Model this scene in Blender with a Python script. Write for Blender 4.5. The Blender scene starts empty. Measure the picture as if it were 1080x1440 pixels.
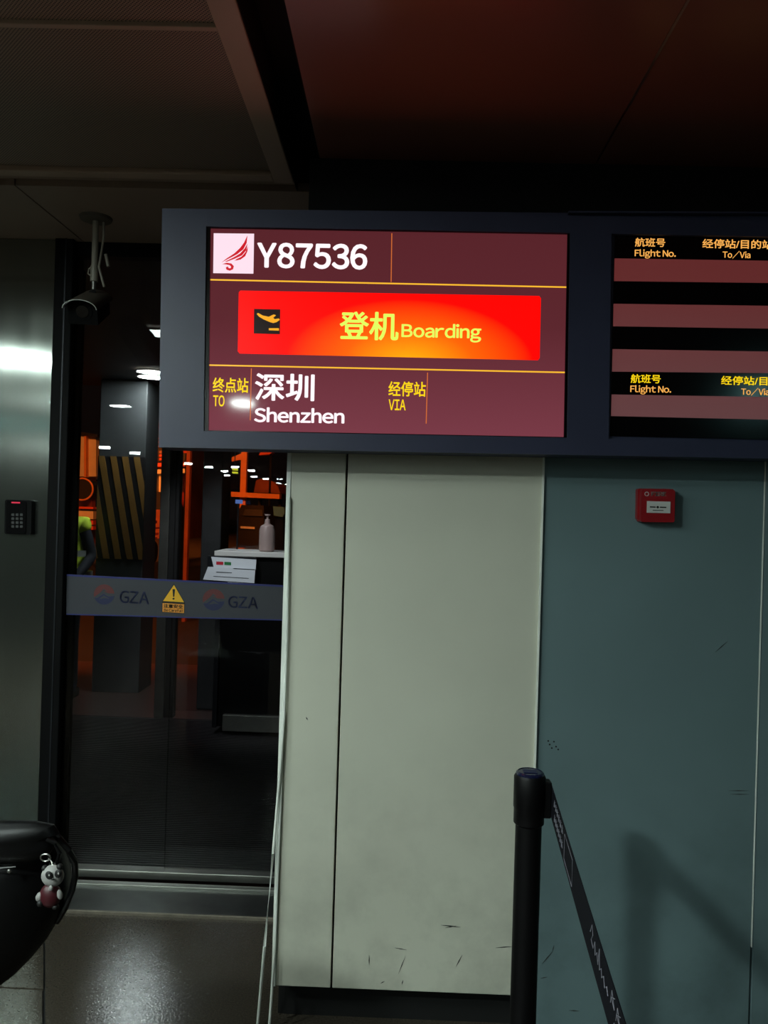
import bpy, bmesh, math, random
from mathutils import Vector, Matrix
random.seed(7)
SC = bpy.context.scene
C = SC.collection
# ------------------------------------------------------------------ camera
F = 1120.0                     # focal length in pixels of the 1080 x 1440 frame
H = 1.56                       # eye height
ROLL, YAW, PITCH = 0.030, 0.0196, 0.0024
CAMR = (Matrix.Rotation(YAW, 3, 'Z') @ Matrix.Rotation(math.pi/2 + PITCH, 3, 'X') @ Matrix.Rotation(ROLL, 3, 'Z'))
cd = bpy.data.cameras.new('camera'); cam = bpy.data.objects.new('camera', cd); C.objects.link(cam)
cd.sensor_fit = 'VERTICAL'; cd.sensor_height = 36; cd.lens = 36*F/1440; cd.clip_start = .02; cd.clip_end = 300
cam.matrix_world = Matrix.Translation((0, 0, H)) @ CAMR.to_4x4()
SC.camera = cam
# ------------------------------------------------------------------ world, exposure
w = bpy.data.worlds.new('night'); SC.world = w; w.use_nodes = True
w.node_tree.nodes['Background'].inputs[0].default_value = (.012, .006, .005, 1)
w.node_tree.nodes['Background'].inputs[1].default_value = .35
SC.view_settings.view_transform = 'Standard'; SC.view_settings.look = 'None'
SC.view_settings.exposure = 0; SC.view_settings.gamma = 1
SC.view_settings.use_curve_mapping = False
SC.cycles.max_bounces = 7; SC.cycles.transparent_max_bounces = 12
SC.cycles.sample_clamp_indirect = 4
HALL_LAMP = 270.0              # radiance of the hall downlights
def lamp(name, kind, loc, energy, col, size=.2, target=None, spot=None):
    l = bpy.data.lights.new(name, kind); l.energy = energy; l.color = col
    if kind == 'AREA': l.size = size
    elif kind in ('POINT', 'SPOT'): l.shadow_soft_size = size
    if spot: l.spot_size = spot; l.spot_blend = .6
    o = bpy.data.objects.new(name, l); C.objects.link(o); o.location = loc
    if target is not None: o.rotation_euler = (Vector(target)-Vector(loc)).to_track_quat('-Z', 'Y').to_euler()
    return o
SODIUM = (1, .22, .03)
lamp('apron_floodlight', 'AREA', (-6, 6.4, 6.5), 650, SODIUM, 1.2, (-6, 18, 0))
lamp('apron_floodlight', 'AREA', (-1, 6.4, 6.5), 600, SODIUM, 1.2, (-3, 16, 0))
lamp('apron_floodlight', 'AREA', (-11, 25, 9), 5000, SODIUM, 2, (-13, 40, 2))
lamp('notice_fill_spot', 'SPOT', (-1.35, 4.3, 2.55), 110, (.9, .97, 1), .08, (-1.15, 5.6, 1.1), 1.0)  # added spot without a fixture, brightens the notice sheets and worktop
# ------------------------------------------------------------------ projection helpers (pixel of the photograph <-> point on a real plane)
def ray(u, v): return CAMR @ Vector(((u-540)/F, -(v-720)/F, -1))
def P(u, v, D):
    r = ray(u, v); return Vector((0, 0, H)) + r*(D/r.y)
def PZ(u, v, z):
    r = ray(u, v); return Vector((0, 0, H)) + r*((z-H)/r.z)
def X(u, D, v=1000): return P(u, v, D).x
def Z(v, D, u=562): return P(u, v, D).z
# ------------------------------------------------------------------ materials
def lin(c):
    return tuple((x/255/12.92 if x <= 10 else ((x/255+.055)/1.055)**2.4) for x in c)
def nd(nt, t, **k):
    n = nt.nodes.new(t)
    for a, b in k.items(): setattr(n, a, b)
    return n
def mat(name, col, rough=.5, metal=0, var=.12, scale=6, bump=0, bscale=60, emit=None, es=1, spec=.5, coat=0, aniso=None, stretch=None, rvar=0):
    m = bpy.data.materials.new(name); m.use_nodes = True; nt = m.node_tree; b = nt.nodes['Principled BSDF']
    c = lin(col)
    b.inputs['Roughness'].default_value = rough; b.inputs['Metallic'].default_value = metal
    b.inputs['Specular IOR Level'].default_value = spec; b.inputs['Coat Weight'].default_value = coat
    g = nd(nt, 'ShaderNodeNewGeometry')
    src = g.outputs['Position']
    if stretch:
        mp = nd(nt, 'ShaderNodeMapping'); mp.inputs['Scale'].default_value = stretch
        nt.links.new(src, mp.inputs[0]); src = mp.outputs[0]
    n = nd(nt, 'ShaderNodeTexNoise'); n.inputs['Scale'].default_value = scale; n.inputs['Detail'].default_value = 5
    nt.links.new(src, n.inputs['Vector'])
    r = nd(nt, 'ShaderNodeMapRange'); r.inputs[1].default_value = .3; r.inputs[2].default_value = .7
    r.inputs[3].default_value = 1-var; r.inputs[4].default_value = 1+var
    nt.links.new(n.outputs[0], r.inputs[0])
    mx = nd(nt, 'ShaderNodeVectorMath', operation='SCALE'); mx.inputs[0].default_value = c
    nt.links.new(r.outputs[0], mx.inputs['Scale']); nt.links.new(mx.outputs[0], b.inputs['Base Color'])
    if rvar:
        rr = nd(nt, 'ShaderNodeMapRange'); rr.inputs[3].default_value = max(.02, rough-rvar); rr.inputs[4].default_value = rough+rvar
        nt.links.new(n.outputs[0], rr.inputs[0]); nt.links.new(rr.outputs[0], b.inputs['Roughness'])
    if bump:
        n2 = nd(nt, 'ShaderNodeTexNoise'); n2.inputs['Scale'].default_value = bscale; n2.inputs['Detail'].default_value = 3
        nt.links.new(g.outputs['Position'], n2.inputs['Vector'])
        bp = nd(nt, 'ShaderNodeBump'); bp.inputs['Strength'].default_value = bump; bp.inputs['Distance'].default_value = .002
        nt.links.new(n2.outputs[0], bp.inputs['Height']); nt.links.new(bp.outputs[0], b.inputs['Normal'])
    if aniso:
        b.inputs['Anisotropic'].default_value = aniso
        cx = nd(nt, 'ShaderNodeCombineXYZ'); cx.inputs[0].default_value = 1
        nt.links.new(cx.outputs[0], b.inputs['Tangent'])
    if emit:
        b.inputs['Emission Color'].default_value = (*lin(emit), 1); b.inputs['Emission Strength'].default_value = es
    return m
def glass_mat(name, tint, rough=.0, ior=1.5):
    m = bpy.data.materials.new(name); m.use_nodes = True; nt = m.node_tree; nt.nodes.remove(nt.nodes['Principled BSDF'])
    out = nt.nodes['Material Output']
    t = nd(nt, 'ShaderNodeBsdfTransparent'); t.inputs[0].default_value = (*tint, 1)
    gl = nd(nt, 'ShaderNodeBsdfGlossy'); gl.inputs['Roughness'].default_value = rough
    fr = nd(nt, 'ShaderNodeFresnel'); fr.inputs[0].default_value = ior
    ge = nd(nt, 'ShaderNodeNewGeometry'); s = nd(nt, 'ShaderNodeMath', operation='SUBTRACT'); s.inputs[0].default_value = 1
    nt.links.new(ge.outputs['Backfacing'], s.inputs[1])
    mu = nd(nt, 'ShaderNodeMath', operation='MULTIPLY'); nt.links.new(fr.outputs[0], mu.inputs[0]); nt.links.new(s.outputs[0], mu.inputs[1])
    mx = nd(nt, 'ShaderNodeMixShader'); nt.links.new(mu.outputs[0], mx.inputs[0]); nt.links.new(t.outputs[0], mx.inputs[1]); nt.links.new(gl.outputs[0], mx.inputs[2])
    nt.links.new(mx.outputs[0], out.inputs[0]); return m
M = {}
M['cream'] = mat('cream_panel', (206, 206, 190), .42, var=.05, scale=2.2, bump=.03, bscale=90)
M['green'] = mat('grey_green_panel', (108, 130, 134), .38, var=.08, scale=1.7, bump=.03, bscale=90)
M['trim'] = mat('pale_enamelled_trim', (240, 244, 236), .35, 0, var=.1, scale=9)
M['black'] = mat('black_satin', (6, 6, 7), .6, var=.2, spec=.12)
M['rubber'] = mat('black_rubber', (9, 9, 10), .7, var=.2)
M['housing'] = mat('slate_grey_housing', (52, 55, 78), .45, .0, var=.06, scale=8, bump=.05, bscale=300)
M['bezel'] = mat('black_bezel', (8, 6, 9), .14, var=.1)
M['steel'] = mat('brushed_steel', (150, 156, 150), .16, .95, var=.05, scale=3, stretch=(4, 4, .6), aniso=.93, rvar=.03)
M['steel_plain'] = mat('satin_steel', (150, 150, 145), .32, .9, var=.12, scale=12)
M['dark_metal'] = mat('dark_metal', (38, 40, 44), .4, .6, var=.15)
M['floor'] = mat('polished_speckled_stone', (66, 60, 52), .09, 0, var=.35, scale=160, bump=.27, bscale=150, rvar=.02)
M['floor_dark'] = mat('dark_joint', (20, 19, 18), .8, var=.2)
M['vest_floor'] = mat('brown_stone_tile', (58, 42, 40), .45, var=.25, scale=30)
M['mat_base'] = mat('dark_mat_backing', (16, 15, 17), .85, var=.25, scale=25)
M['mat_rib'] = mat('charcoal_mat_rib', (32, 30, 33), .55, var=.3, scale=14)
M['ceil'] = mat('painted_ceiling_panel', (150, 128, 112), .55, var=.06, scale=2)
M['ceil_frame'] = mat('painted_ceiling_frame', (176, 150, 130), .45, var=.07, scale=3)
M['ceil_dark'] = mat('glossy_ceiling_panel_glow_tint', (128, 82, 70), .3, var=.1, scale=1.5)  # red tint of the sign's glow is mixed into this base colour
M['slot'] = mat('black_slot', (6, 6, 6), .9, var=.1)
M['hall'] = mat('hall_wall_paint', (110, 112, 104), .6, var=.15, scale=1.2)
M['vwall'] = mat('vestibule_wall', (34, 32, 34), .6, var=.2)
M['gcol'] = mat('grey_column_paint', (58, 60, 62), .5, var=.12)
M['apron'] = mat('apron_asphalt', (30, 26, 26), .7, var=.3, scale=3)
M['white'] = mat('white_paint', (214, 214, 210), .5, var=.05)
M['scuff'] = mat('dark_scuff', (50, 52, 48), .7, var=.3, scale=80)
M['lip'] = mat('worn_brass_lip', (120, 112, 100), .4, .3, var=.2, scale=30)
M['dull_steel'] = mat('dull_worn_steel', (84, 86, 84), .3, .9, var=.15, scale=14)
M['paper'] = mat('white_paper', (232, 238, 245), .7, var=.03)
M['flange'] = mat('brown_grey_enamel', (92, 84, 74), .5)
M['offwhite'] = mat('off_white_enamel', (170, 164, 150), .4, .1, var=.08)
M['camdark'] = mat('dark_grey_housing', (52, 52, 52), .45, .1, var=.1)
M['leather'] = mat('black_leather', (6, 6, 7), .42, var=.3, scale=30, bump=.25, bscale=120, spec=.22)
M['belt'] = mat('navy_webbing', (9, 10, 20), .85, spec=.15, var=.25, scale=40, bump=.2, bscale=500)
M['beltprint'] = mat('pale_webbing_print', (120, 120, 130), .7, var=.2, scale=60)
M['postblack'] = mat('black_powder_coat', (7, 6, 8), .5, var=.15, spec=.25)
M['navycap'] = mat('glossy_navy_cap', (22, 28, 58), .22, var=.1, coat=.3)
M['red'] = mat('red_plastic', (150, 22, 30), .38, var=.08)
M['vest'] = mat('fluorescent_yellow_fabric', (225, 250, 70), .8, var=.12, scale=30, emit=(120, 160, 20), es=.0)
M['reflective'] = mat('silver_reflective_tape', (190, 195, 190), .4, .3, var=.1)
M['navyshirt'] = mat('dark_navy_fabric', (24, 27, 40), .85, var=.2)
M['skin'] = mat('skin', (176, 128, 104), .55, var=.06)
M['yellow'] = mat('sticker_yellow', (250, 190, 30), .5, var=.04)
M['orange_st'] = mat('sticker_orange', (240, 160, 60), .5, var=.04)
M['film'] = mat('grey_blue_safety_film', (52, 54, 62), .5, var=.06, scale=4)
M['filmblue'] = mat('blue_film_edge', (24, 34, 110), .5, var=.06)
M['logoblue'] = mat('blue_print', (18, 30, 72), .5, var=.05)
M['logored'] = mat('red_print', (96, 36, 36), .5, var=.05)
M['print'] = mat('black_print', (12, 12, 12), .6, var=.05)
M['pred'] = mat('red_paper_print', (205, 40, 60), .6, var=.05)
M['pgreen'] = mat('green_paper_print', (40, 130, 70), .6, var=.05)
M['cargo'] = mat('white_cargo_panel', (225, 225, 220), .6, var=.06)
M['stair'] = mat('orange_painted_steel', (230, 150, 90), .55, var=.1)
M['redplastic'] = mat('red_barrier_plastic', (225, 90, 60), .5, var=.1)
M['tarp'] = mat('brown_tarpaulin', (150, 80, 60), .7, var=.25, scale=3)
M['stripe_y'] = mat('ochre_stripe_paint', (128, 92, 40), .55, var=.15, scale=5)
M['stripe_k'] = mat('black_stripe_paint', (18, 16, 20), .5, var=.15)
M['porcelain'] = mat('pale_bottle_plastic', (160, 140, 136), .35, var=.08)
M['teal'] = mat('teal_fabric', (70, 130, 140), .8, var=.1)
M['pandawhite'] = mat('white_soft_vinyl', (150, 148, 146), .6, var=.05)
M['pandared'] = mat('dark_red_vinyl', (60, 10, 20), .45, var=.1)
M['suitcase'] = mat('dark_suitcase_shell', (26, 26, 30), .4, var=.1)
M['glass'] = glass_mat('door_glass', (.80, .80, .80))
M['glass2'] = glass_mat('clear_glass', (.9, .9, .9))
def emis(name, col, s=1.0, base=(4, 4, 4), rough=.35):
    return mat(name, base, rough, var=.02, emit=col, es=s, spec=.3)
M['e_white'] = emis('screen_white', (255, 236, 242), 1.15)
M['e_pink'] = emis('screen_pale_pink', (255, 226, 240), 1.0)
M['e_yel'] = emis('screen_yellow_line', (255, 190, 50), 1.0)
M['e_thin'] = emis('screen_thin_line', (215, 110, 50), 1.0)
M['e_lime'] = emis('screen_lime', (222, 252, 96), 1.05)
M['e_amb'] = emis('screen_amber_text', (255, 216, 20), 1.0)
M['e_orange'] = emis('icon_orange', (255, 176, 30), 1.0)
M['e_dark'] = emis('icon_dark', (22, 4, 4), 1.0)
M['e_redlogo'] = emis('logo_red', (208, 16, 36), 1.0)
M['e_board'] = emis('board_print', (250, 176, 84), 1.0)
M['led_red'] = emis('red_led', (225, 50, 80), .8)
M['e_head'] = emis('headlight', (255, 190, 90), 14)
M['e_sign'] = emis('roof_sign_letter', (240, 90, 30), 1.0)
M['e_exit'] = emis('small_yellow_lamp', (240, 240, 60), 1.2)
M['e_blue'] = emis('monitor_blue', (90, 120, 190), 1.0)
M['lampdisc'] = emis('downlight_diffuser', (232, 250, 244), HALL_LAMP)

def screen_mat():
    m = bpy.data.materials.new('screen_backlight'); m.use_nodes = True; nt = m.node_tree; b = nt.nodes['Principled BSDF']
    b.inputs['Base Color'].default_value = (.006, .005, .006, 1); b.inputs['Roughness'].default_value = .06
    b.inputs['Specular IOR Level'].default_value = .35
    g = nd(nt, 'ShaderNodeNewGeometry'); s = nd(nt, 'ShaderNodeSeparateXYZ'); nt.links.new(g.outputs[0], s.inputs[0])
    a = nd(nt, 'ShaderNodeMapRange'); a.inputs[1].default_value = Z(330, 2.25); a.inputs[2].default_value = Z(610, 2.25)
    nt.links.new(s.outputs[2], a.inputs[0])
    c = nd(nt, 'ShaderNodeValToRGB'); e = c.color_ramp.elements
    e[0].color = (*lin((88, 36, 42)), 1); e[1].color = (*lin((120, 58, 70)), 1)
    x = c.color_ramp.elements.new(.45); x.color = (*lin((92, 39, 46)), 1)
    nt.links.new(a.outputs[0], c.inputs[0]); nt.links.new(c.outputs[0], b.inputs['Emission Color'])
    b.inputs['Emission Strength'].default_value = 1
    return m
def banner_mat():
    m = bpy.data.materials.new('banner_red_painted_bloom'); m.use_nodes = True; nt = m.node_tree; b = nt.nodes['Principled BSDF']
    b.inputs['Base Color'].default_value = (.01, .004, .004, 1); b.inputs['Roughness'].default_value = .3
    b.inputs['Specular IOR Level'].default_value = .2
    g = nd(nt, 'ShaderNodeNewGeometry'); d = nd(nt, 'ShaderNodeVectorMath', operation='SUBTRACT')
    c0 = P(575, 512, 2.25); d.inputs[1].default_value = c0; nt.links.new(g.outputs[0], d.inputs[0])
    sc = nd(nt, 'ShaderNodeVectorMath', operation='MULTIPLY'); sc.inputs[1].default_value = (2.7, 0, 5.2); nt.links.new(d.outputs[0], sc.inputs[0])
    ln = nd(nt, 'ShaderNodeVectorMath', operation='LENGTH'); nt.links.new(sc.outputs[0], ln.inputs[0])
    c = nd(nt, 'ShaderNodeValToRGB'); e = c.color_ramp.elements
    e[0].color = (*lin((255, 166, 10)), 1); e[1].color = (*lin((252, 4, 2)), 1)  # orange centre is the display's light bloom, painted into the emission
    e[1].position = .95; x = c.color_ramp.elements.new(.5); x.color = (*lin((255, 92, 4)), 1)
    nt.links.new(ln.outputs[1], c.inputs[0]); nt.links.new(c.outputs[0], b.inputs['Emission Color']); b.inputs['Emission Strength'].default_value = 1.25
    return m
def band_mat():  # windows are unlit; a faint emission gradient stands in for their reflections
    m = bpy.data.materials.new('led_window_painted_sheen'); m.use_nodes = True; nt = m.node_tree; b = nt.nodes['Principled BSDF']
    b.inputs['Base Color'].default_value = (*lin((120, 80, 82)), 1); b.inputs['Roughness'].default_value = .35
    g = nd(nt, 'ShaderNodeNewGeometry'); s = nd(nt, 'ShaderNodeSeparateXYZ'); nt.links.new(g.outputs[0], s.inputs[0])
    a = nd(nt, 'ShaderNodeMapRange'); a.inputs[1].default_value = Z(610, 2.25); a.inputs[2].default_value = Z(380, 2.25)
    nt.links.new(s.outputs[2], a.inputs[0])
    c = nd(nt, 'ShaderNodeValToRGB'); e = c.color_ramp.elements
    e[0].color = (*lin((88, 58, 60)), 1); e[1].color = (*lin((96, 36, 36)), 1)
    nt.links.new(a.outputs[0], c.inputs[0]); nt.links.new(c.outputs[0], b.inputs['Emission Color']); b.inputs['Emission Strength'].default_value = .85
    return m
def add_dirt(m):
    # smudges rubbed onto the lower third of the panels by luggage
    nt = m.node_tree; b = nt.nodes['Principled BSDF']; src = b.inputs['Base Color'].links[0].from_socket
    g = nd(nt, 'ShaderNodeNewGeometry'); s_ = nd(nt, 'ShaderNodeSeparateXYZ'); nt.links.new(g.outputs[0], s_.inputs[0])
    h = nd(nt, 'ShaderNodeMapRange'); h.inputs[1].default_value = .95; h.inputs[2].default_value = .2; nt.links.new(s_.outputs[2], h.inputs[0])
    n = nd(nt, 'ShaderNodeTexNoise'); n.inputs['Scale'].default_value = 4.5; n.inputs['Detail'].default_value = 6; n.inputs['Roughness'].default_value = .62; nt.links.new(g.outputs[0], n.inputs['Vector'])
    r = nd(nt, 'ShaderNodeMapRange'); r.inputs[1].default_value = .42; r.inputs[2].default_value = .72; nt.links.new(n.outputs[0], r.inputs[0])
    mu = nd(nt, 'ShaderNodeMath', operation='MULTIPLY'); nt.links.new(h.outputs[0], mu.inputs[0]); nt.links.new(r.outputs[0], mu.inputs[1])
    mm = nd(nt, 'ShaderNodeMath', operation='MULTIPLY_ADD'); mm.inputs[1].default_value = -.3; mm.inputs[2].default_value = 1; nt.links.new(mu.outputs[0], mm.inputs[0])
    v = nd(nt, 'ShaderNodeVectorMath', operation='SCALE'); nt.links.new(src, v.inputs[0]); nt.links.new(mm.outputs[0], v.inputs['Scale']); nt.links.new(v.outputs[0], b.inputs['Base Color'])
add_dirt(M['cream']); add_dirt(M['green'])
def grille_mat():
    m = bpy.data.materials.new('perforated_ceiling_sheet'); m.use_nodes = True; nt = m.node_tree; b = nt.nodes['Principled BSDF']
    b.inputs['Roughness'].default_value = .5
    g = nd(nt, 'ShaderNodeNewGeometry'); v = nd(nt, 'ShaderNodeTexVoronoi'); v.inputs['Scale'].default_value = 150; v.inputs['Randomness'].default_value = 0
    mp = nd(nt, 'ShaderNodeMapping'); mp.inputs['Rotation'].default_value = (0, 0, .785)
    nt.links.new(g.outputs[0], mp.inputs[0]); nt.links.new(mp.outputs[0], v.inputs['Vector'])
    r = nd(nt, 'ShaderNodeMapRange'); r.inputs[1].default_value = .3; r.inputs[2].default_value = .42
    nt.links.new(v.outputs['Distance'], r.inputs[0])
    c = nd(nt, 'ShaderNodeMix', data_type='RGBA'); c.inputs[6].default_value = (.012, .011, .01, 1); c.inputs[7].default_value = (*lin((158, 134, 116)), 1)
    nt.links.new(r.outputs[0], c.inputs[0]); nt.links.new(c.outputs[2], b.inputs['Base Color']); return m
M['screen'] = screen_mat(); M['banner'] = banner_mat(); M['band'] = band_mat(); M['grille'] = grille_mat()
# ------------------------------------------------------------------ mesh helpers
def link(name, me, m, parent=None, local=False, **p):
    o = bpy.data.objects.new(name, me); C.objects.link(o)
    if m is not None:
        me.materials.clear(); me.materials.append(m)
    if parent is not None:
        o.parent = parent
        if not local: o.matrix_parent_inverse = Matrix.Translation(-root_loc(parent))
    for k, v in p.items(): o[k] = v
    return o
def root_loc(o):
    l = Vector(o.location)
    while o.parent is not None:
        if o.type == 'MESH': return Vector(root_loc(o.parent))*0 if False else Vector((0, 0, 0)) if not o.get('_l') else l
        o = o.parent; l += Vector(o.location)
    return Vector(o.location) if o.type == 'EMPTY' else Vector((0, 0, 0))
def thing(name, label, cat, loc=(0, 0, 0), group=None, kind=None):
    o = bpy.data.objects.new(name, None); C.objects.link(o); o.location = loc; o.empty_display_size = .1
    if label: o['label'] = label
    if cat: o['category'] = cat
    if group: o['group'] = group
    if kind: o['kind'] = kind
    return o
def tag(o, label, cat, group=None):
    o['label'] = label; o['category'] = cat
    if group: o['group'] = group
    return o
def to_mesh(bm, smooth=False, name='m'):
    bmesh.ops.recalc_face_normals(bm, faces=bm.faces)
    me = bpy.data.meshes.new(name); bm.to_mesh(me); bm.free()
    if smooth:
        for p in me.polygons: p.use_smooth = True
        try: me.set_sharp_from_angle(angle=.7)
        except Exception: pass
    return me
def add_box(bm, x0, x1, y0, y1, z0, z1, bev=0):
    r = bmesh.ops.create_cube(bm, size=1)
    for v in r['verts']:
        v.co = Vector(((x0+x1)/2+v.co.x*(x1-x0), (y0+y1)/2+v.co.y*(y1-y0), (z0+z1)/2+v.co.z*(z1-z0)))
    if bev:
        es = list({e for v in r['verts'] for e in v.link_edges})
        bmesh.ops.bevel(bm, geom=es, offset=bev, segments=2, affect='EDGES', profile=.5)
def box(x0, x1, y0, y1, z0, z1, bev=0):
    bm = bmesh.new(); add_box(bm, x0, x1, y0, y1, z0, z1, bev); return to_mesh(bm)
def add_prism(bm, pts, D, t):
    """polygon given by photograph pixels on the plane y = D, thickness t backwards"""
    f = [bm.verts.new(P(u, v, D)) for u, v in pts]; b = [bm.verts.new(x.co+Vector((0, t, 0))) for x in f]
    bm.faces.new(f); bm.faces.new(b[::-1]); n = len(f)
    for i in range(n): bm.faces.new((f[i], b[i], b[(i+1) % n], f[(i+1) % n]))
def prism(pts, D, t=.0006):
    bm = bmesh.new(); add_prism(bm, pts, D, t); return to_mesh(bm)
def add_poly(bm, pts, h):
    """polygon of world points (x, y, z) extruded by vector h"""
    h = Vector(h); f = [bm.verts.new(Vector(p)) for p in pts]; b = [bm.verts.new(x.co+h) for x in f]
    bm.faces.new(f); bm.faces.new(b[::-1]); n = len(f)
    for i in range(n): bm.faces.new((f[i], b[i], b[(i+1) % n], f[(i+1) % n]))
def poly(pts, h):
    bm = bmesh.new(); add_poly(bm, pts, h); return to_mesh(bm)
def add_cyl(bm, a, b, r0, r1=None, n=20, cap=True):
    a = Vector(a); b = Vector(b); r1 = r0 if r1 is None else r1; d = (b-a); q = d.to_track_quat('Z', 'Y')
    A = [bm.verts.new(a+q @ Vector((r0*math.cos(t), r0*math.sin(t), 0))) for t in [2*math.pi*i/n for i in range(n)]]
    B = [bm.verts.new(b+q @ Vector((r1*math.cos(t), r1*math.sin(t), 0))) for t in [2*math.pi*i/n for i in range(n)]]
    for i in range(n): bm.faces.new((A[i], A[(i+1) % n], B[(i+1) % n], B[i]))
    if cap: bm.faces.new(A[::-1]); bm.faces.new(B)
def cyl(a, b, r0, r1=None, n=20):
    bm = bmesh.new(); add_cyl(bm, a, b, r0, r1, n); return to_mesh(bm, True)
def add_tube(bm, pts, r, n=8):
    pts = [Vector(p) for p in pts]; rings = []
    for i, p in enumerate(pts):
        d = (pts[min(i+1, len(pts)-1)]-pts[max(i-1, 0)]).normalized(); q = d.to_track_quat('Z', 'Y'); rr = r[i] if isinstance(r, (list, tuple)) else r
        rings.append([bm.verts.new(p+q @ Vector((rr*math.cos(t), rr*math.sin(t), 0))) for t in [2*math.pi*k/n for k in range(n)]])
    for A, B in zip(rings, rings[1:]):
        k0 = min(range(n), key=lambda k: (B[k].co-A[0].co).length)
        for k in range(n): bm.faces.new((A[k], A[(k+1) % n], B[(k0+k+1) % n], B[(k0+k) % n]))
    bm.faces.new(rings[0][::-1]); bm.faces.new(rings[-1])
def tube(pts, r, n=8):
    bm = bmesh.new(); add_tube(bm, pts, r, n); return to_mesh(bm, True)
def lathe(prof, c, n=24):
    bm = bmesh.new(); c = Vector(c); rings = []
    for r, z in prof: rings.append([bm.verts.new(c+Vector((r*math.cos(2*math.pi*i/n), r*math.sin(2*math.pi*i/n), z))) for i in range(n)])
    for A, B in zip(rings, rings[1:]):
        for i in range(n): bm.faces.new((A[i], A[(i+1) % n], B[(i+1) % n], B[i]))
    bm.faces.new(rings[0][::-1]); bm.faces.new(rings[-1]); return to_mesh(bm, True)
def add_ball(bm, c, s, n=16, rot=None):
    r = bmesh.ops.create_uvsphere(bm, u_segments=n, v_segments=n//2+2, radius=1)
    for v in r['verts']:
        q = Vector((v.co.x*s[0], v.co.y*s[1], v.co.z*s[2])); q = rot @ q if rot else q
        v.co = q+Vector(c)
def ball(c, s, n=16, rot=None):
    bm = bmesh.new(); add_ball(bm, c, s, n, rot); return to_mesh(bm, True)
_glyph = {}
def raw_text(s):
    cu = bpy.data.curves.new('t', 'FONT'); cu.body = s; cu.size = 1; cu.resolution_u = 4
    o = bpy.data.objects.new('t', cu); C.objects.link(o)
    dg = bpy.context.evaluated_depsgraph_get(); dg.update()
    me = bpy.data.meshes.new_from_object(o.evaluated_get(dg)); bpy.data.objects.remove(o)
    out = ([v.co.copy() for v in me.vertices], [tuple(p.vertices) for p in me.polygons]); bpy.data.meshes.remove(me); return out
def text_mesh(s, bold=0):
    """flat lettering; Latin characters take their full-width sans form, packed proportionally; bold = overlapping shifted copies"""
    V, Fc = [], []
    if all(ord(c) < 128 for c in s):
        x = 0
        for c in s:
            if c == ' ': x += .22; continue
            if c not in _glyph: _glyph[c] = raw_text(chr(ord(c)+0xFEE0))
            vs, fs = _glyph[c]; a = min(v.x for v in vs); b = max(v.x for v in vs); k = len(V)
            V += [Vector((v.x-a+x, v.y, 0)) for v in vs]; Fc += [tuple(i+k for i in f) for f in fs]
            x += (b-a)+.06+bold
    else:
        if s not in _glyph: _glyph[s] = raw_text(s)
        V, Fc = _glyph[s]
    W, G = [], []
    for dx, dy in (((0, 0),) if not bold else ((0, 0), (bold, 0), (-bold, 0), (0, bold*.8), (0, -bold*.8), (bold*.7, bold*.6), (-bold*.7, bold*.6), (bold*.7, -bold*.6), (-bold*.7, -bold*.6))):
        k = len(W); W += [(v.x+dx, v.y+dy, 0) for v in V]; G += [tuple(i+k for i in f) for f in Fc]
    me = bpy.data.meshes.new('t'); me.from_pydata(W, [], G); return me
def text(s, u0, v0, u1, v1, D, m, parent, slope=.018, lean=-.02, bold=0, name='lettering', t=.0008, **p):
    """lettering fitted into a pixel box on the plane y = D, extruded t"""
    me = text_mesh(s, bold); xs = [v.co.x for v in me.vertices]; ys = [v.co.y for v in me.vertices]
    ax, bx, ay, by = min(xs), max(xs), min(ys), max(ys)
    bm = bmesh.new(); bm.from_mesh(me)
    for v in bm.verts:
        fu = (v.co.x-ax)/(bx-ax)*(u1-u0); fv = (by-v.co.y)/(by-ay)*(v1-v0)
        v.co = P(u0+fu+lean*fv, v0+fv+slope*fu, D)
    if t:
        r = bmesh.ops.extrude_face_region(bm, geom=bm.faces[:])
        for e in r['geom']:
            if isinstance(e, bmesh.types.BMVert): e.co.y += t
    me2 = to_mesh(bm); bpy.data.meshes.remove(me)
    return link(name, me2, m, parent, **p)
def inset_ring(outer, inner, D, t):
    """frame between two pixel quads"""
    bm = bmesh.new()
    n = len(outer)
    for i in range(n):
        j = (i+1) % n
        add_prism(bm, [outer[i], outer[j], inner[j], inner[i]], D, t)
    return to_mesh(bm)
def struct(name, me, m, **p): return link(name, me, m, None, kind='structure', **p)

# ================================================================== SETTING
CZ = 2.66
YD = 3.30
XL = X(399, 2.4)                       # left edge of the clad pillar
# floor: dark bed with stone slabs
fl = struct('floor', box(-9, 9, -36, YD, -.06, -.006), M['floor_dark'])
g0, g1 = PZ(62, 1440, 0), PZ(62, 1325, 0)
dirx = (g1.x-g0.x)/(g1.y-g0.y)
def sx(y): return g0.x+dirx*(y-g0.y)
yb = PZ(30, 1390, 0).y
gap = .004
def slab(pts): link('slab', poly([(x, y, -.006) for x, y in pts], (0, 0, .006)), M['floor'], fl)
slab([(sx(1.2)+gap, 1.2), (sx(3.02)+gap, 3.02), (.9, 3.02), (.9, 1.2)])
slab([(-4, yb+gap), (sx(yb)-gap, yb+gap), (sx(3.3)-gap, 3.3), (-4, 3.3)])
slab([(-4, 1.2), (sx(1.2)-gap, 1.2), (sx(yb)-gap, yb-gap), (-4, yb-gap)])
slab([(.9+gap, 1.2), (.9+gap, 3.02), (5, 3.02), (5, 1.2)])
for i in range(5):
    for j in range(10):
        x0, y0 = -9+3.6*i, 1.2-gap-3.6*j
        slab([(x0+gap, y0-3.6+gap), (x0+3.6-gap, y0-3.6+gap), (x0+3.6-gap, y0), (x0+gap, y0)])
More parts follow.
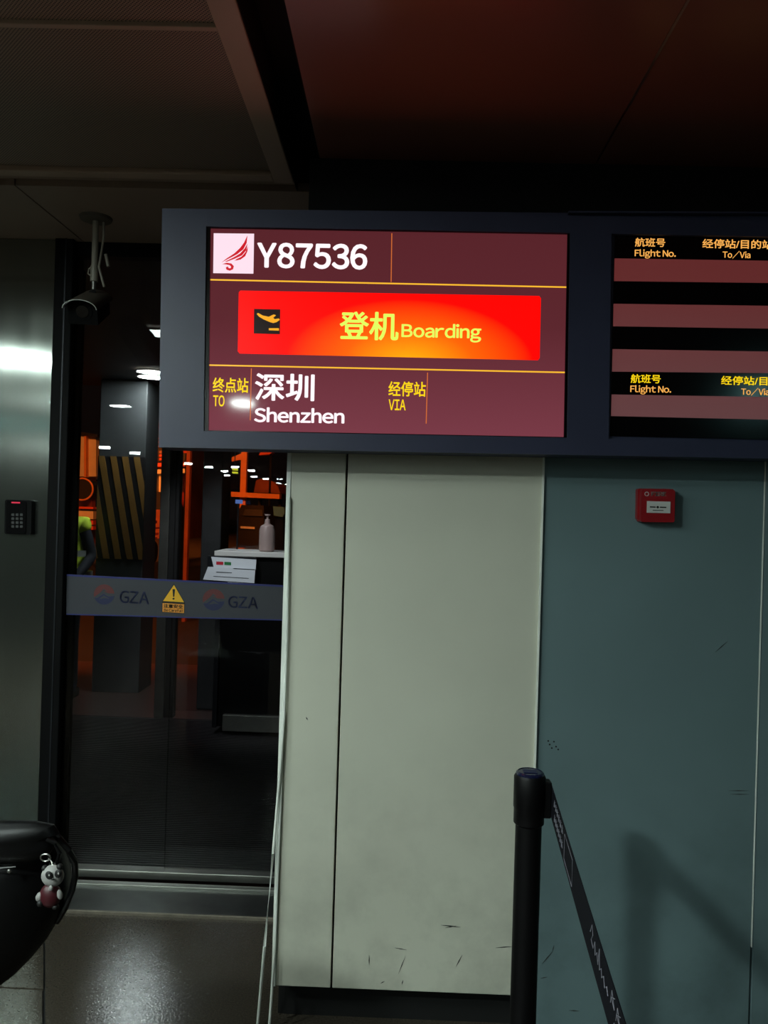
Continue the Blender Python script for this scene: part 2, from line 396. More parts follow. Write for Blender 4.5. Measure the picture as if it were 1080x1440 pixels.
# hall beyond the photographer
struct('wall_back', box(-9, 9, -36.2, -36, 0, CZ), M['hall'])
struct('wall_left', box(-9.2, -9, -36, YD, 0, CZ), M['hall'])
struct('wall_right', box(9, 9.2, -36, 3.4, 0, CZ), M['hall'])
# ceiling
ce = struct('ceiling', box(-9, 9, -36, -.6, CZ, CZ+.1), M['ceil'])
gx1, gx2, gx3 = -.452, -.386, -.281
gy = PZ(185, 241, CZ).y; gs = PZ(150, 40, CZ).y
def cpart(name, me, m, **p): return link(name, me, m, ce, **p)
cpart('perforated_panel', box(-3.2, gx1, gs+.008, gy, CZ+.012, CZ+.03), M['grille'])
cpart('perforated_panel', box(-3.2, gx1, gs-1.2, gs-.008, CZ+.012, CZ+.03), M['grille'])
cpart('perforated_panel', box(-3.2, gx1, -.6, gs-1.21, CZ+.012, CZ+.03), M['grille'])
cpart('panel_rail', box(-3.2, gx1, gs-.008, gs+.008, CZ+.002, CZ+.03, .002), M['ceil_frame'])
cpart('panel_frame', box(gx1, gx2, -.6, gy+.06, CZ-.004, CZ+.05, .003), M['ceil_frame'])
cpart('panel_frame', box(-3.2, gx1, gy+.004, gy+.05, CZ-.004, CZ+.05, .003), M['ceil_frame'])
cpart('panel_frame', box(-3.2, gx2, gy+.05, gy+.13, CZ+.02, CZ+.05, .003), M['ceil'])
cpart('slot_lining', box(gx2, gx3, -.6, 3.4, CZ+.12, CZ+.14), M['slot'])
cpart('slot_side', box(gx3-.003, gx3, -.6, 2.9, CZ, CZ+.14), M['slot'])
cpart('slot_side', box(gx2, gx2+.003, -.6, gy+.13, CZ, CZ+.14), M['slot'])
s0, s1 = PZ(30, 268, CZ), PZ(108, 332, CZ)
yb0 = gy+.135
k = (s1.x-s0.x)/(s1.y-s0.y)
xa, xb = s0.x+k*(yb0-s0.y), s0.x+k*(YD+.06-s0.y)
cpart('flat_panel', poly([(-9, yb0, CZ), (xa-.003, yb0, CZ), (xb-.003, YD+.06, CZ), (-9, YD+.06, CZ)], (0, 0, .03)), M['ceil'])
cpart('flat_panel', poly([(xa+.003, yb0, CZ), (gx3+.3, yb0, CZ), (gx3+.3, YD+.06, CZ), (xb+.003, YD+.06, CZ)], (0, 0, .03)), M['ceil'])
cpart('flat_panel', box(-9, -3.2, -.6, yb0-.004, CZ, CZ+.03), M['ceil'])
cpart('gloss_panel', box(gx3, .571, -.6, yb0, CZ, CZ+.03), M['ceil_dark'])
cpart('gloss_panel', box(.577, 2.2, -.6, 3.3, CZ+.001, CZ+.03), M['ceil_dark'])
cpart('gloss_panel', box(2.206, 9, -.6, 3.4, CZ+.001, CZ+.03), M['ceil_dark'])
cpart('joint_strip', box(.571, .577, .5, PZ(866, 155, CZ).y, CZ-.003, CZ+.01), M['steel_plain'])
cpart('upper_void_lining', box(-9, 9, -.6, 3.4, CZ+.2, CZ+.22), M['slot'])
# clad pillar / front wall at the boarding gate
fw = struct('wall_front', box(XL+.02, 9, 2.47, 3.2, .0, CZ), M['slot'])
xs1, xs2, xs3 = X(477.5, 2.4), X(757, 2.4, 900), X(1067, 2.4)
zk = Z(1393, 2.4, 555); ZT = 2.2
def wpart(name, me, m, **p): return link(name, me, m, fw, **p)
wpart('clad_panel', box(XL, xs1-.003, 2.40, 2.47, zk, ZT, .002), M['cream'])
wpart('clad_panel', box(xs1+.003, xs2-.002, 2.40, 2.47, zk, ZT, .002), M['cream'])
wpart('clad_return', box(XL, XL+.02, 2.472, 3.2, 0, ZT), M['rubber'])
wpart('clad_panel', box(xs2+.003, xs3-.002, 2.404, 2.47, .02, ZT, .002), M['green'])
wpart('clad_panel', box(xs3+.004, xs3+1.2, 2.404, 2.47, .02, ZT, .002), M['green'])
wpart('clad_panel', box(xs3+1.206, 9, 2.404, 2.47, .02, ZT, .002), M['green'])
wpart('edge_trim', box(xs2-.0025, xs2+.0025, 2.392, 2.44, zk, ZT), M['trim'])
wpart('edge_trim', box(xs3-.001, xs3+.001, 2.401, 2.44, .3, ZT), M['trim'])
wpart('edge_trim', box(XL-.012, XL+.0, 2.396, 2.46, zk, ZT), M['trim'])
wpart('seam_filler', box(xs1-.003, xs1+.003, 2.43, 2.47, zk, ZT), M['slot'])
wpart('plinth', box(XL+.02, xs2-.01, 2.56, 2.6, 0, zk+.05), M['rubber'])
for u in (545, 556): wpart('foot_pipe', cyl((X(u, 2.5), 2.5, 0), (X(u, 2.5), 2.5, zk+.02), .006), M['dark_metal'])
# scuffs and drill holes on the panels (wear that lies on the surface)
bm = bmesh.new()
def scuff(a, b, wd=.8, D=2.3985):
    (u0, v0), (u1, v1) = a, b; L = math.hypot(u1-u0, v1-v0); nx, ny = -(v1-v0)/L*wd/3, (u1-u0)/L*wd/3
    um, vm = (u0+u1)/2, (v0+v1)/2
    add_prism(bm, [(u0, v0), (um+nx*1.6, vm+ny*1.6), (u1, v1), (um-nx*1.6, vm-ny*1.6)], D, .0008)
for a, b, w_ in [((620, 1301), (648, 1304), 1.6), ((626, 1305), (642, 1302), 1), ((697, 1333), (722, 1331), 1.3), ((641, 1360), (650, 1343), 1.3), ((519, 1343), (519, 1358), 1.2),
               ((560, 1370), (570, 1345), 1), ((555, 1333), (572, 1336), 1), ((430, 1008), (433, 1013), 1.6), ((565, 1385), (567, 1378), 1.5), ((535, 1383), (541, 1380), 1.2)]: scuff(a, b, w_)
for a, b, w_ in [((762, 1356), (777, 1338), 1.1), ((777, 1338), (779, 1329), 1), ((800, 1421), (815, 1422), 1.5), ((1006, 917), (1023, 902), 1), ((1024, 1112), (1054, 1112), 1), ((1026, 1117), (1054, 1117), 1), ((760, 1376), (770, 1374), 1)]: scuff(a, b, w_, 2.4025)
wpart('scuff_marks', to_mesh(bm), M['scuff'], kind='stuff')
bm = bmesh.new()
for u, v in [(773, 1047), (779, 1043), (776, 1052), (782, 1050), (785, 1054), (771, 1042)]:
    a = P(u, v, 2.403); add_cyl(bm, a, a+Vector((0, .002, 0)), .0026, n=8)
wpart('screw_holes', to_mesh(bm), M['rubber'], kind='stuff')

# brushed steel column, black jamb
xc = X(62, YD-.02, 900)
struct('trim_1', box(-2.2, xc, YD-.02, YD+.3, 0, CZ, .004), M['steel'], label='brushed stainless steel door column')
xj = X(91, YD, 900)
tj = struct('trim_2', box(xc+.001, xj, YD-.035, YD+.08, 0, CZ, .004), M['black'], label='black door jamb beside the steel column')
link('jamb_groove', box(xc+.045, xc+.051, YD-.038, YD-.03, 0, CZ), M['dark_metal'], tj)
struct('wall_front_left', box(-9, -2.2, YD, YD+.2, 0, CZ), M['hall'])
# sliding glass door
XR = XL+.5
xm = X(246, YD, 730)
dr = struct('door_1', box(xj, XR, YD+.0, YD+.05, CZ-.06, CZ, .002), M['black'], label='sliding glass door with grey safety film')
link('glass_pane', box(xj, xm, YD, YD+.010, .045, CZ-.06), M['glass'], dr)
link('glass_pane', box(xm-.01, XR, YD+.03, YD+.040, .045, CZ-.06), M['glass'], dr)
link('bottom_rail', box(xj, XR, YD-.006, YD+.045, .012, .045, .003), M['steel_plain'], dr)
D1 = YD-.004
st = link('safety_film', prism([(93, 807.5), (408, 823.5), (408, 873), (93, 864.5)], D1, .003), M['film'], dr)
link('film_edge', prism([(93, 807.5), (408, 823.5), (408, 826), (93, 810)], D1-.001, .001), M['filmblue'], st)
link('film_edge', prism([(93, 863), (408, 871.5), (408, 873), (93, 864.5)], D1-.001, .001), M['filmblue'], st)
def arc(cu, cv, r, a0, a1, n=14): return [(cu+r*math.cos(math.radians(a0+(a1-a0)*i/n)), cv+r*.98*math.sin(math.radians(a0+(a1-a0)*i/n))) for i in range(n+1)]
def emblem(cu, cv, r):
    link('emblem_red_half', prism(arc(cu, cv, r, 165, 355)+[(cu+r*.35, cv-r*.12), (cu-r*.1, cv-r*.38), (cu-r*.55, cv-r*.05)], D1-.001, .001), M['logored'], st)
    link('emblem_blue_half', prism(arc(cu, cv, r, 8, 160)+[(cu-r*.6, cv+r*.3), (cu-r*.05, cv-r*.08), (cu+r*.4, cv+r*.2)], D1-.001, .001), M['logoblue'], st)
    link('emblem_wing', prism([(cu-r*.5, cv+r*.45), (cu-r*.05, cv+r*.1), (cu+r*.5, cv+r*.42), (cu+.1*r, cv+r*.35)], D1-.002, .001), M['film'], st)
    link('emblem_wing', prism([(cu-r*.62, cv+r*.1), (cu-r*.05, cv-r*.55), (cu+r*.3, cv-r*.3), (cu-r*.05, cv-r*.36)], D1-.002, .001), M['orange_st'] if False else M['film'], st)
emblem(146.4, 836, 14.5); emblem(300.4, 843.4, 15.5)
text('GZA', 168.5, 830, 210, 848, D1-.001, M['logoblue'], st, .05, -.03, .02)
text('GZA', 321, 837.5, 363.5, 854.5, D1-.001, M['logoblue'], st, .05, -.03, .02)
ws = link('warning_sticker', prism([(244.5, 820.5), (260.3, 848), (259, 863.3), (227.6, 861), (227.8, 846.4)], D1-.0015, .001), M['print'], st)
ws.parent = dr
link('warning_triangle', prism([(244.6, 822.5), (258.8, 847), (229.2, 845.2)], D1-.0025, .001), M['yellow'], ws)
link('caption_plate', prism([(228.6, 848), (259, 849.8), (258.6, 862.3), (228.4, 860.3)], D1-.0025, .001), M['orange_st'], ws)
link('exclamation_mark', prism([(242.6, 828.5), (246.2, 828.7), (245, 839.4), (243.3, 839.3)], D1-.0035, .001), M['print'], ws)
link('exclamation_dot', prism(arc(244, 842, 1.5, 0, 345, 8), D1-.0035, .001), M['print'], ws)
text('注意安全', 230, 849, 257.5, 854.6, D1-.0035, M['print'], ws, .05, -.03, .03)
text('Be Careful!', 230.5, 855.6, 257, 859.8, D1-.0035, M['print'], ws, .05, -.03, .02)
# steel threshold
th = struct('trim_3', box(-2.0, XL+.4, 3.03, YD-.035, -.004, .008, .003), M['dull_steel'], label='satin steel door threshold plate')
link('threshold_lip', box(-1.95, XL+.4, YD-.075, YD-.045, .004, .02, .003), M['steel_plain'], th)
link('threshold_lip', box(-2.0, XL+.4, 3.022, 3.032, -.003, .012, .002), M['lip'], th)

# ================================================================== VESTIBULE
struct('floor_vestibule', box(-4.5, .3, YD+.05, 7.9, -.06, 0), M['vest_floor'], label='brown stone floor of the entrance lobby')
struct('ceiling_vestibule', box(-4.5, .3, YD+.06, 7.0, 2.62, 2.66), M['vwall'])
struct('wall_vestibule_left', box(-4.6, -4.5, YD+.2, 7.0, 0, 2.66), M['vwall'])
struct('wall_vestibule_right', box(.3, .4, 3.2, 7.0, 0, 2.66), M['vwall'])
mt = thing('entrance_mat', 'dark ribbed entrance mat behind the glass door', 'mat', (-1.4, 4.5, 0))
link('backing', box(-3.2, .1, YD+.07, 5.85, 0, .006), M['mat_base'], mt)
bm = bmesh.new(); y = YD+.09
while y < 5.8:
    add_box(bm, -3.18, .08, y, y+.010, .006, .012); y += .022
link('ribs', to_mesh(bm), M['mat_rib'], mt, kind='stuff')
# outer glass wall post + panes
xo = X(231, 5.9, 800)
tw = struct('window_1', box(xo-.035, xo+.035, 5.86, 5.96, 0, 2.62, .004), M['steel_plain'], label='steel post and panes of the outer lobby glazing')
link('post_gasket', box(xo+.036, xo+.10, 5.88, 5.96, 0, 2.62), M['rubber'], tw)
link('glass_pane', box(xo+.1, .3, 5.91, 5.92, .05, 2.62), M['glass2'], tw)
# grey interior column
o = link('column', box(X(291, 6.3, 700), X(318, 6.3, 700), 6.15, 6.45, 0, 2.62, .01), M['gcol']); tag(o, 'plain grey square column behind the podium counter', 'column')
# podium counter
ctx0, ctx1, cy0, cy1 = X(300, 5.5, 900), -.55, 5.45, 5.8
ct = thing('podium_counter', 'dark podium counter with pale top seen through the glass door', 'counter', ((ctx0+ctx1)/2, 5.6, 0))
ztop = Z(776, 5.45, 350)
link('body', box(ctx0+.03, ctx1, cy0+.03, cy1, .06, ztop-.04, .004), M['black'], ct)
link('worktop', box(ctx0, ctx1+.02, cy0, cy1+.02, ztop-.035, ztop, .004), M['white'], ct)
link('kick_plate', box(X(314, 5.45, 985), ctx1, cy0-.01, cy0+.03, .04, .15, .002), M['steel_plain'], ct)
link('side_panel', box(ctx0+.02, ctx0+.05, cy0-.005, cy0+.03, .06, ztop-.05), M['dark_metal'], ct)
# notices
DN = 5.40
nb = thing('notice_stand', 'white notice sheets with red and green labels leaning on the podium counter', 'notice', P(322, 830, DN))
link('upper_sheet', prism([(297, 783), (360.5, 787), (359.5, 801), (300.5, 798)], DN+.01, .004), M['paper'], nb)
link('lower_sheet', prism([(292.5, 797), (359, 800), (357.5, 820), (285.5, 815)], DN-.004, .004), M['paper'], nb)
link('red_label', prism([(304, 789.5), (314, 790), (314, 794.5), (304, 794)], DN+.0085, .001), M['pred'], nb)
link('green_label', prism([(315.5, 790), (325, 790.6), (325, 795), (315.5, 794.5)], DN+.0085, .001), M['pgreen'], nb)
for a in ([(304, 804), (326, 805), (326, 805.8), (304, 804.8)], [(328, 799), (358, 800.6), (358, 801.4), (328, 799.8)], [(300, 810), (350, 813), (350, 813.6), (300, 810.6)]):
    link('printed_line', prism(a, DN-.006, .001), M['print'], nb)
link('torn_paper', prism([(320, 818.5), (342, 820), (334, 823), (328, 823)], DN-.004, .002), M['paper'], nb)
link('holder', box(P(290, 820, DN).x, P(358, 820, DN).x, DN+.014, cy0-.001, Z(820, DN, 322), Z(783, DN, 322)), M['dark_metal'], nb)
# bottle
pv = P(375, 773, 5.55); pv.z = ztop
bt = thing('bottle', 'pale plastic pump bottle standing on the podium counter', 'bottle', pv)
link('bottle_body', lathe([(.045, 0), (.055, .01), (.055, .15), (.045, .18), (.02, .195), (.02, .21)], pv), M['porcelain'], bt)
link('pump_head', lathe([(.018, .21), (.018, .225), (.008, .228), (.008, .25), (.02, .252), (.02, .262)], pv), M['porcelain'], bt)
o = link('small_monitor', prism([(331, 702.5), (340.5, 703), (340.5, 708.5), (331, 708)], 5.75, .02), M['e_blue'])
bmz = P(335, 708, 5.76)
tag(o, 'tiny lit blue monitor above the podium counter', 'monitor'); o2 = link('monitor_arm', cyl((bmz.x, 5.765, ztop), (bmz.x, 5.765, bmz.z), .006, n=8), M['dark_metal'], o)

# worker in hi-vis vest
def person_mesh(verts, edges, radii, root, lvl=2):
    me = bpy.data.meshes.new('p'); me.from_pydata(verts, edges, []); o = bpy.data.objects.new('p', me); C.objects.link(o)
    md = o.modifiers.new('s', 'SKIN'); sd = me.skin_vertices[0].data
    for i, r in enumerate(radii): sd[i].radius = r if isinstance(r, tuple) else (r, r)
    sd[root].use_root = True
    o.modifiers.new('u', 'SUBSURF').levels = lvl
    dg = bpy.context.evaluated_depsgraph_get(); dg.update()
    out = bpy.data.meshes.new_from_object(o.evaluated_get(dg)); bpy.data.objects.remove(o)
    for p in out.polygons: p.use_smooth = True
    return out
px, py = X(86, 6.4, 760), 6.4
wk = thing('person', 'person in a fluorescent yellow safety vest standing beyond the black door jamb', 'person', (px, py, 0))
def wp(x, y, z): return (px+x, py+y, z)
V = [wp(0, 0, .93), wp(0, .01, 1.1), wp(0, .01, 1.28), wp(0, 0, 1.42), wp(0, -.01, 1.50), wp(0, -.03, 1.60), wp(0, -.03, 1.68),
     wp(.17, 0, 1.40), wp(.25, .01, 1.14), wp(.22, -.20, 1.0), wp(.18, -.27, .98),
     wp(-.17, 0, 1.40), wp(-.25, .01, 1.14), wp(-.27, -.08, .90), wp(-.275, -.10, .82),
     wp(.10, 0, .88), wp(.11, -.01, .48), wp(.12, .02, .09), wp(.13, -.12, .05),
     wp(-.10, 0, .88), wp(-.11, -.01, .48), wp(-.12, .02, .09), wp(-.13, -.12, .05)]
E = [(0, 1), (1, 2), (2, 3), (3, 4), (4, 5), (5, 6), (3, 7), (7, 8), (8, 9), (9, 10), (3, 11), (11, 12), (12, 13), (13, 14), (0, 15), (15, 16), (16, 17), (17, 18), (0, 19), (19, 20), (20, 21), (21, 22)]
R = [(.15, .11), (.14, .10), (.16, .11), (.12, .09), .055, (.075, .095), (.06, .08), .062, .048, .034, .03, .062, .048, .034, .03, .09, .06, .042, .04, .09, .06, .042, .04]
link('body', person_mesh(V, E, R, 0), M['navyshirt'], wk)
link('head', ball(wp(0, -.03, 1.63), (.078, .098, .115)), M['skin'], wk)
link('hair', ball(wp(0, -.012, 1.665), (.083, .10, .095)), M['print'], wk)
for s in (-1, 1):
    link('ear', ball(wp(.08*s, -.02, 1.62), (.012, .022, .032), 8), M['skin'], wk)
    link('eye', ball(wp(.03*s, -.122, 1.635), (.011, .008, .008), 8), M['print'], wk)
    link('shoe', box(px+.12*s-.045, px+.12*s+.045, py-.2, py+.07, 0, .08, .02), M['rubber'], wk)
    bm = bmesh.new(); hx = Vector((-.10, -.17, .17)) if s > 0 else Vector((0, 0, 0))
    add_ball(bm, wp(.278*s, -.11, .79), (.022, .04, .05), 10)
    for i in range(4): add_tube(bm, [wp(.278*s, -.135+.02*i, .76), wp(.276*s, -.142+.021*i, .72), wp(.268*s, -.14+.02*i, .69-.006*abs(i-1))], [.0095, .009, .007], 6)
    add_tube(bm, [wp(.272*s, -.15, .80), wp(.262*s, -.172, .765), wp(.256*s, -.172, .735)], [.011, .010, .008], 6)
    for v_ in bm.verts: v_.co += hx
    link('hand', to_mesh(bm, True), M['skin'], wk)
link('nose', ball(wp(0, -.133, 1.612), (.013, .02, .022), 8), M['skin'], wk)
link('mouth', ball(wp(0, -.122, 1.575), (.024, .006, .006), 8), M['pandared'], wk)
V2 = [wp(0, 0, .90), wp(0, .01, 1.1), wp(0, .01, 1.28), wp(0, 0, 1.42), wp(.17, 0, 1.41), wp(.2, 0, 1.32), wp(-.17, 0, 1.41), wp(-.2, 0, 1.32)]
vs = link('vest', person_mesh(V2, [(0, 1), (1, 2), (2, 3), (3, 4), (4, 5), (3, 6), (6, 7)], [(.265, .17), (.22, .145), (.205, .14), (.135, .105), .08, .075, .08, .075], 0), M['vest'], wk)
for z, a, b in ((1.0, .255, .172), (1.17, .228, .158)):
    bm = bmesh.new(); n = 24; c = Vector(wp(0, .005, z))
    r0 = [bm.verts.new(c+Vector((a*math.cos(6.2832*i/n), b*math.sin(6.2832*i/n), -.025))) for i in range(n)]
    r1 = [bm.verts.new(c+Vector((a*math.cos(6.2832*i/n), b*math.sin(6.2832*i/n), .025))) for i in range(n)]
    for i in range(n): bm.faces.new((r0[i], r0[(i+1) % n], r1[(i+1) % n], r1[i]))
    link('reflective_band', to_mesh(bm, True), M['reflective'], wk)

# ================================================================== APRON (outside, sodium light)
struct('ground', box(-60, 60, 7.9, 120, -.25, -.02), M['apron'])
# striped pier
D = 6.62
x0, x1 = X(137, D, 700), X(203, D, 700)
cl = thing('striped_column', 'grey column with slanting ochre and black warning stripes beyond the lobby', 'column', ((x0+x1)/2, D+.17, 0))
zs0, zs1 = Z(786, D, 170), Z(642, D, 170)
link('shaft', box(x0, x1, D, D+.34, 0, 2.62, .006), M['gcol'], cl)
link('wrap', box(x0-.003, x1+.003, D-.004, D, zs0, zs1), M['stripe_k'], cl)
n = 4; wst = (x1-x0)/7.6
for i in range(-2, 5):
    a = x0+i*(x1-x0)/4.0; lean = (x1-x0)*.42
    def cp(x): return min(max(x, x0-.002), x1+.002)
    # stripe slants: clip polygon against the column sides
    pts = []
    top, bot = (a, a+wst), (a+lean, a+lean+wst)
    poly2 = [(top[0], zs1), (top[1], zs1), (bot[1], zs0), (bot[0], zs0)]
    def clip(pl, xc_, keep_gt):
        out = []
        for j in range(len(pl)):
            A, B = pl[j], pl[(j+1) % len(pl)]
            ia = (A[0] >= xc_) if keep_gt else (A[0] <= xc_); ib = (B[0] >= xc_) if keep_gt else (B[0] <= xc_)
            if ia: out.append(A)
            if ia != ib:
                t = (xc_-A[0])/(B[0]-A[0]); out.append((xc_, A[1]+t*(B[1]-A[1])))
        return out
    pl = clip(poly2, x0, True)
    if len(pl) > 2: pl = clip(pl, x1, False)
    if len(pl) > 2: link('stripe', poly([(x, D-.009, z) for x, z in pl], (0, .004, 0)), M['stripe_y'], cl)
# cargo box / bridge cabin
D = 18
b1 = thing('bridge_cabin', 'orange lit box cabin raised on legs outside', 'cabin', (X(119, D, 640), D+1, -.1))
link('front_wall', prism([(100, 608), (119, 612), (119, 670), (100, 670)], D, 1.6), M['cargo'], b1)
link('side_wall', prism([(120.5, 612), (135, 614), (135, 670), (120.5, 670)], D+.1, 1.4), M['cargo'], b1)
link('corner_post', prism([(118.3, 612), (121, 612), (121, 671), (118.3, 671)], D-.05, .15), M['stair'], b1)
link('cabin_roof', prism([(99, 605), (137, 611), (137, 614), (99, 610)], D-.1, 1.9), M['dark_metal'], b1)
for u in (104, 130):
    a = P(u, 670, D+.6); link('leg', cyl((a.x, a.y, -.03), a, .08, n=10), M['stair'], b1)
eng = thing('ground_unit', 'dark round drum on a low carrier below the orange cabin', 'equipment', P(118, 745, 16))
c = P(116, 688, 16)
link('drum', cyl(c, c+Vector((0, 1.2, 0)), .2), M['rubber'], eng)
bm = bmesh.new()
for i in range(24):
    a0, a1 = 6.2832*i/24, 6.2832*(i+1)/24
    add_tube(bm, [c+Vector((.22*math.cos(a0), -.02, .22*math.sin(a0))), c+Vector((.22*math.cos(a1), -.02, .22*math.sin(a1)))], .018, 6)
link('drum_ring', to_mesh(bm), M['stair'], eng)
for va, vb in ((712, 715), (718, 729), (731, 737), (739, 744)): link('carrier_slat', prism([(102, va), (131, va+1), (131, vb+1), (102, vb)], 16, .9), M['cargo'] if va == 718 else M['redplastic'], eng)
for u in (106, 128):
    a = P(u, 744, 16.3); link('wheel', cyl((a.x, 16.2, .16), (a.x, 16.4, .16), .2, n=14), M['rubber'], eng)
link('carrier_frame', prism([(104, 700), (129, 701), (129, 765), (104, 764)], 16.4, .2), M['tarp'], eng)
# terminal building far off
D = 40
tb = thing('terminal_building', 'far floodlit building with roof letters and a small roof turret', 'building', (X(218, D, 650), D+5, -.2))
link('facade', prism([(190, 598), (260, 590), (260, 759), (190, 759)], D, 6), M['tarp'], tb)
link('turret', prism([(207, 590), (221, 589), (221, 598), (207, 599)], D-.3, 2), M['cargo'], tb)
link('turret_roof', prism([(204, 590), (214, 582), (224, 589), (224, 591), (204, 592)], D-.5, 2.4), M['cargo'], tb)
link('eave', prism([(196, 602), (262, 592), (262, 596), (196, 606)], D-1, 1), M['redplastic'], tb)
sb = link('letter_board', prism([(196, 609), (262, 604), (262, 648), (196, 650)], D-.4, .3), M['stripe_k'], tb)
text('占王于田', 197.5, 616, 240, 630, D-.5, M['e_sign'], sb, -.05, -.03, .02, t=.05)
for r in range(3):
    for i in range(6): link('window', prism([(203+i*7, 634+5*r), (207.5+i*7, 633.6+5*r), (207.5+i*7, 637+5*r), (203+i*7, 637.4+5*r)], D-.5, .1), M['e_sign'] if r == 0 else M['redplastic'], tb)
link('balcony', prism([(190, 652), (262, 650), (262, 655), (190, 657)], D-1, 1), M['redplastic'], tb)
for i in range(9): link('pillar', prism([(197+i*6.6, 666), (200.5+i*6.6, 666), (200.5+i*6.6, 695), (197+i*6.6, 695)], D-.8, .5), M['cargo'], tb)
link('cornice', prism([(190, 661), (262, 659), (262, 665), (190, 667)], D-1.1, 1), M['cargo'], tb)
# van
D = 22
vn = thing('van', 'small service van with lit headlights parked beside the striped column', 'van', (X(206, D, 715), D+1, -.02))
link('van_body', prism([(193, 704), (196, 702), (216, 703), (217, 716), (194, 716)], D, 3.4), M['cargo'], vn)
link('cab', prism([(196, 702), (199, 690), (216, 691), (216, 703)], D+.3, 2.8), M['cargo'], vn)
link('windscreen', prism([(198.5, 701), (200.5, 692), (215, 693), (215, 702)], D+.25, .04), M['rubber'], vn)
link('roof_board', prism([(195, 686), (209, 687), (209, 691.5), (195, 691)], D+.4, .3), M['yellow'], vn)
for u in (207.5, 212.5): link('headlight', ball(P(u, 706, D-.03), (.035, .04, .03), 10), M['e_head'], vn)
link('bumper', prism([(193, 713), (217, 713.6), (217, 716), (193, 715.4)], D-.1, .2), M['cargo'], vn)
for u in (197, 214):
    a = P(u, 724, D+.5); link('wheel', cyl((a.x-.08, D+.6, .28), (a.x+.08, D+.6, .28), .3, n=14), M['rubber'], vn)
# barriers
def barrier(lst, D, label):
    b = thing('barrier', label, 'barrier', P(lst[0][0], lst[0][1]+20, D), 'red barriers on the apron')
    for u0, v0, u1, v1 in lst: link('rail', prism([(u0, v0), (u1, v0+(v1-v0)*.2), (u1, v1), (u0, v0+(v1-v0)*.8+1)], D, .25), M['redplastic'], b)
    for u in (lst[0][0]+2, lst[0][2]-2):
        a = P(u, lst[0][1], D+.1); link('foot', cyl((a.x, a.y, -.02), a, .025, n=8), M['dark_metal'], b)
barrier([(193, 741, 218, 744)], 13.5, 'low red barrier rail just beyond the striped column')
barrier([(194, 754, 216, 749.5), (193, 759, 214, 756)], 12, 'red slanted double barrier rail in front of the others')
barrier([(204, 731, 216, 736)], 17, 'short red barrier behind the slanted rails')
# gantry seen through the second pane
D = 14
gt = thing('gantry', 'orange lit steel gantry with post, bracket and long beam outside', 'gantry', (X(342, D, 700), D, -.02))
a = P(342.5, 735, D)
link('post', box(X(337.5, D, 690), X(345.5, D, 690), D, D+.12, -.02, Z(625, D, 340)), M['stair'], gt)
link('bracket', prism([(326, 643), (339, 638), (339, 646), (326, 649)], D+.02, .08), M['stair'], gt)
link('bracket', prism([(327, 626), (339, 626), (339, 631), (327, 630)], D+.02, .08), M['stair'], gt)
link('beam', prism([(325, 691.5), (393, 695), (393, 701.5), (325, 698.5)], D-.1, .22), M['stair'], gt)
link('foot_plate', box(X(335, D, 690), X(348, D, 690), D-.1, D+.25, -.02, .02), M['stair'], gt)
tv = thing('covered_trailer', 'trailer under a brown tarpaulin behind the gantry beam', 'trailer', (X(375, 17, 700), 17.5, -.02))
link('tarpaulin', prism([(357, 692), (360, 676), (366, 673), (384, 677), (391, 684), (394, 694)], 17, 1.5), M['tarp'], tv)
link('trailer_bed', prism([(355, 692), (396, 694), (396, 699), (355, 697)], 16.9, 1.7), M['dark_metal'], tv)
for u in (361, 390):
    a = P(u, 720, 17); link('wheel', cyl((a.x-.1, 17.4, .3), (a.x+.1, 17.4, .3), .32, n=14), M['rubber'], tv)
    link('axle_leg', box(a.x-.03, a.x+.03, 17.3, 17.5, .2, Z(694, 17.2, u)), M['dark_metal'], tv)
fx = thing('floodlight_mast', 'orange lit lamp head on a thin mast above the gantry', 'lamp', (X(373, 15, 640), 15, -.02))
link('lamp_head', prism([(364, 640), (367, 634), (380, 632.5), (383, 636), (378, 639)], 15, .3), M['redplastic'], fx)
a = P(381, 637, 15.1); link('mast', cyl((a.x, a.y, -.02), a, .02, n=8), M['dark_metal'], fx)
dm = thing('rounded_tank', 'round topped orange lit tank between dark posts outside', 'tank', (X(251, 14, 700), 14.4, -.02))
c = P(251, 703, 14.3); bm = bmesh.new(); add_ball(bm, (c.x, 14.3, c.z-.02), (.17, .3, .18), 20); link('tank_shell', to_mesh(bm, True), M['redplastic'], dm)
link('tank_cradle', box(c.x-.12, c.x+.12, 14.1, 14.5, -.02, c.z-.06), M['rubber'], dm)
for i, (u, wd) in enumerate(((247, 4), (263, 5))):
    o = link('slim_post', box(X(u-wd/2, 11, 700), X(u+wd/2, 11, 700), 11, 11.1, -.02, 3.6), M['tarp'])
    tag(o, ('thin brown post beside the steel glazing post', 'slim brown post with the round tank behind it')[i], 'post')
for i, pts in enumerate([[(241, 630), (246, 630), (246, 640), (241, 639)], [(256, 629), (264, 630), (263, 637), (257, 637)]]):
    o = link('hanging_lamp', prism(pts, 13, .15), M['redplastic']); a = P((pts[0][0]+pts[1][0])/2, pts[0][1], 13.07)
    link('hanger_mast', cyl((a.x, a.y+.1, -.02), (a.x, a.y+.1, 3.7), .015, n=8), M['dark_metal'], o)
    tag(o, ('small orange panel high beside the steel glazing post', 'small orange lamp hood high between the slim posts')[i], 'lamp')
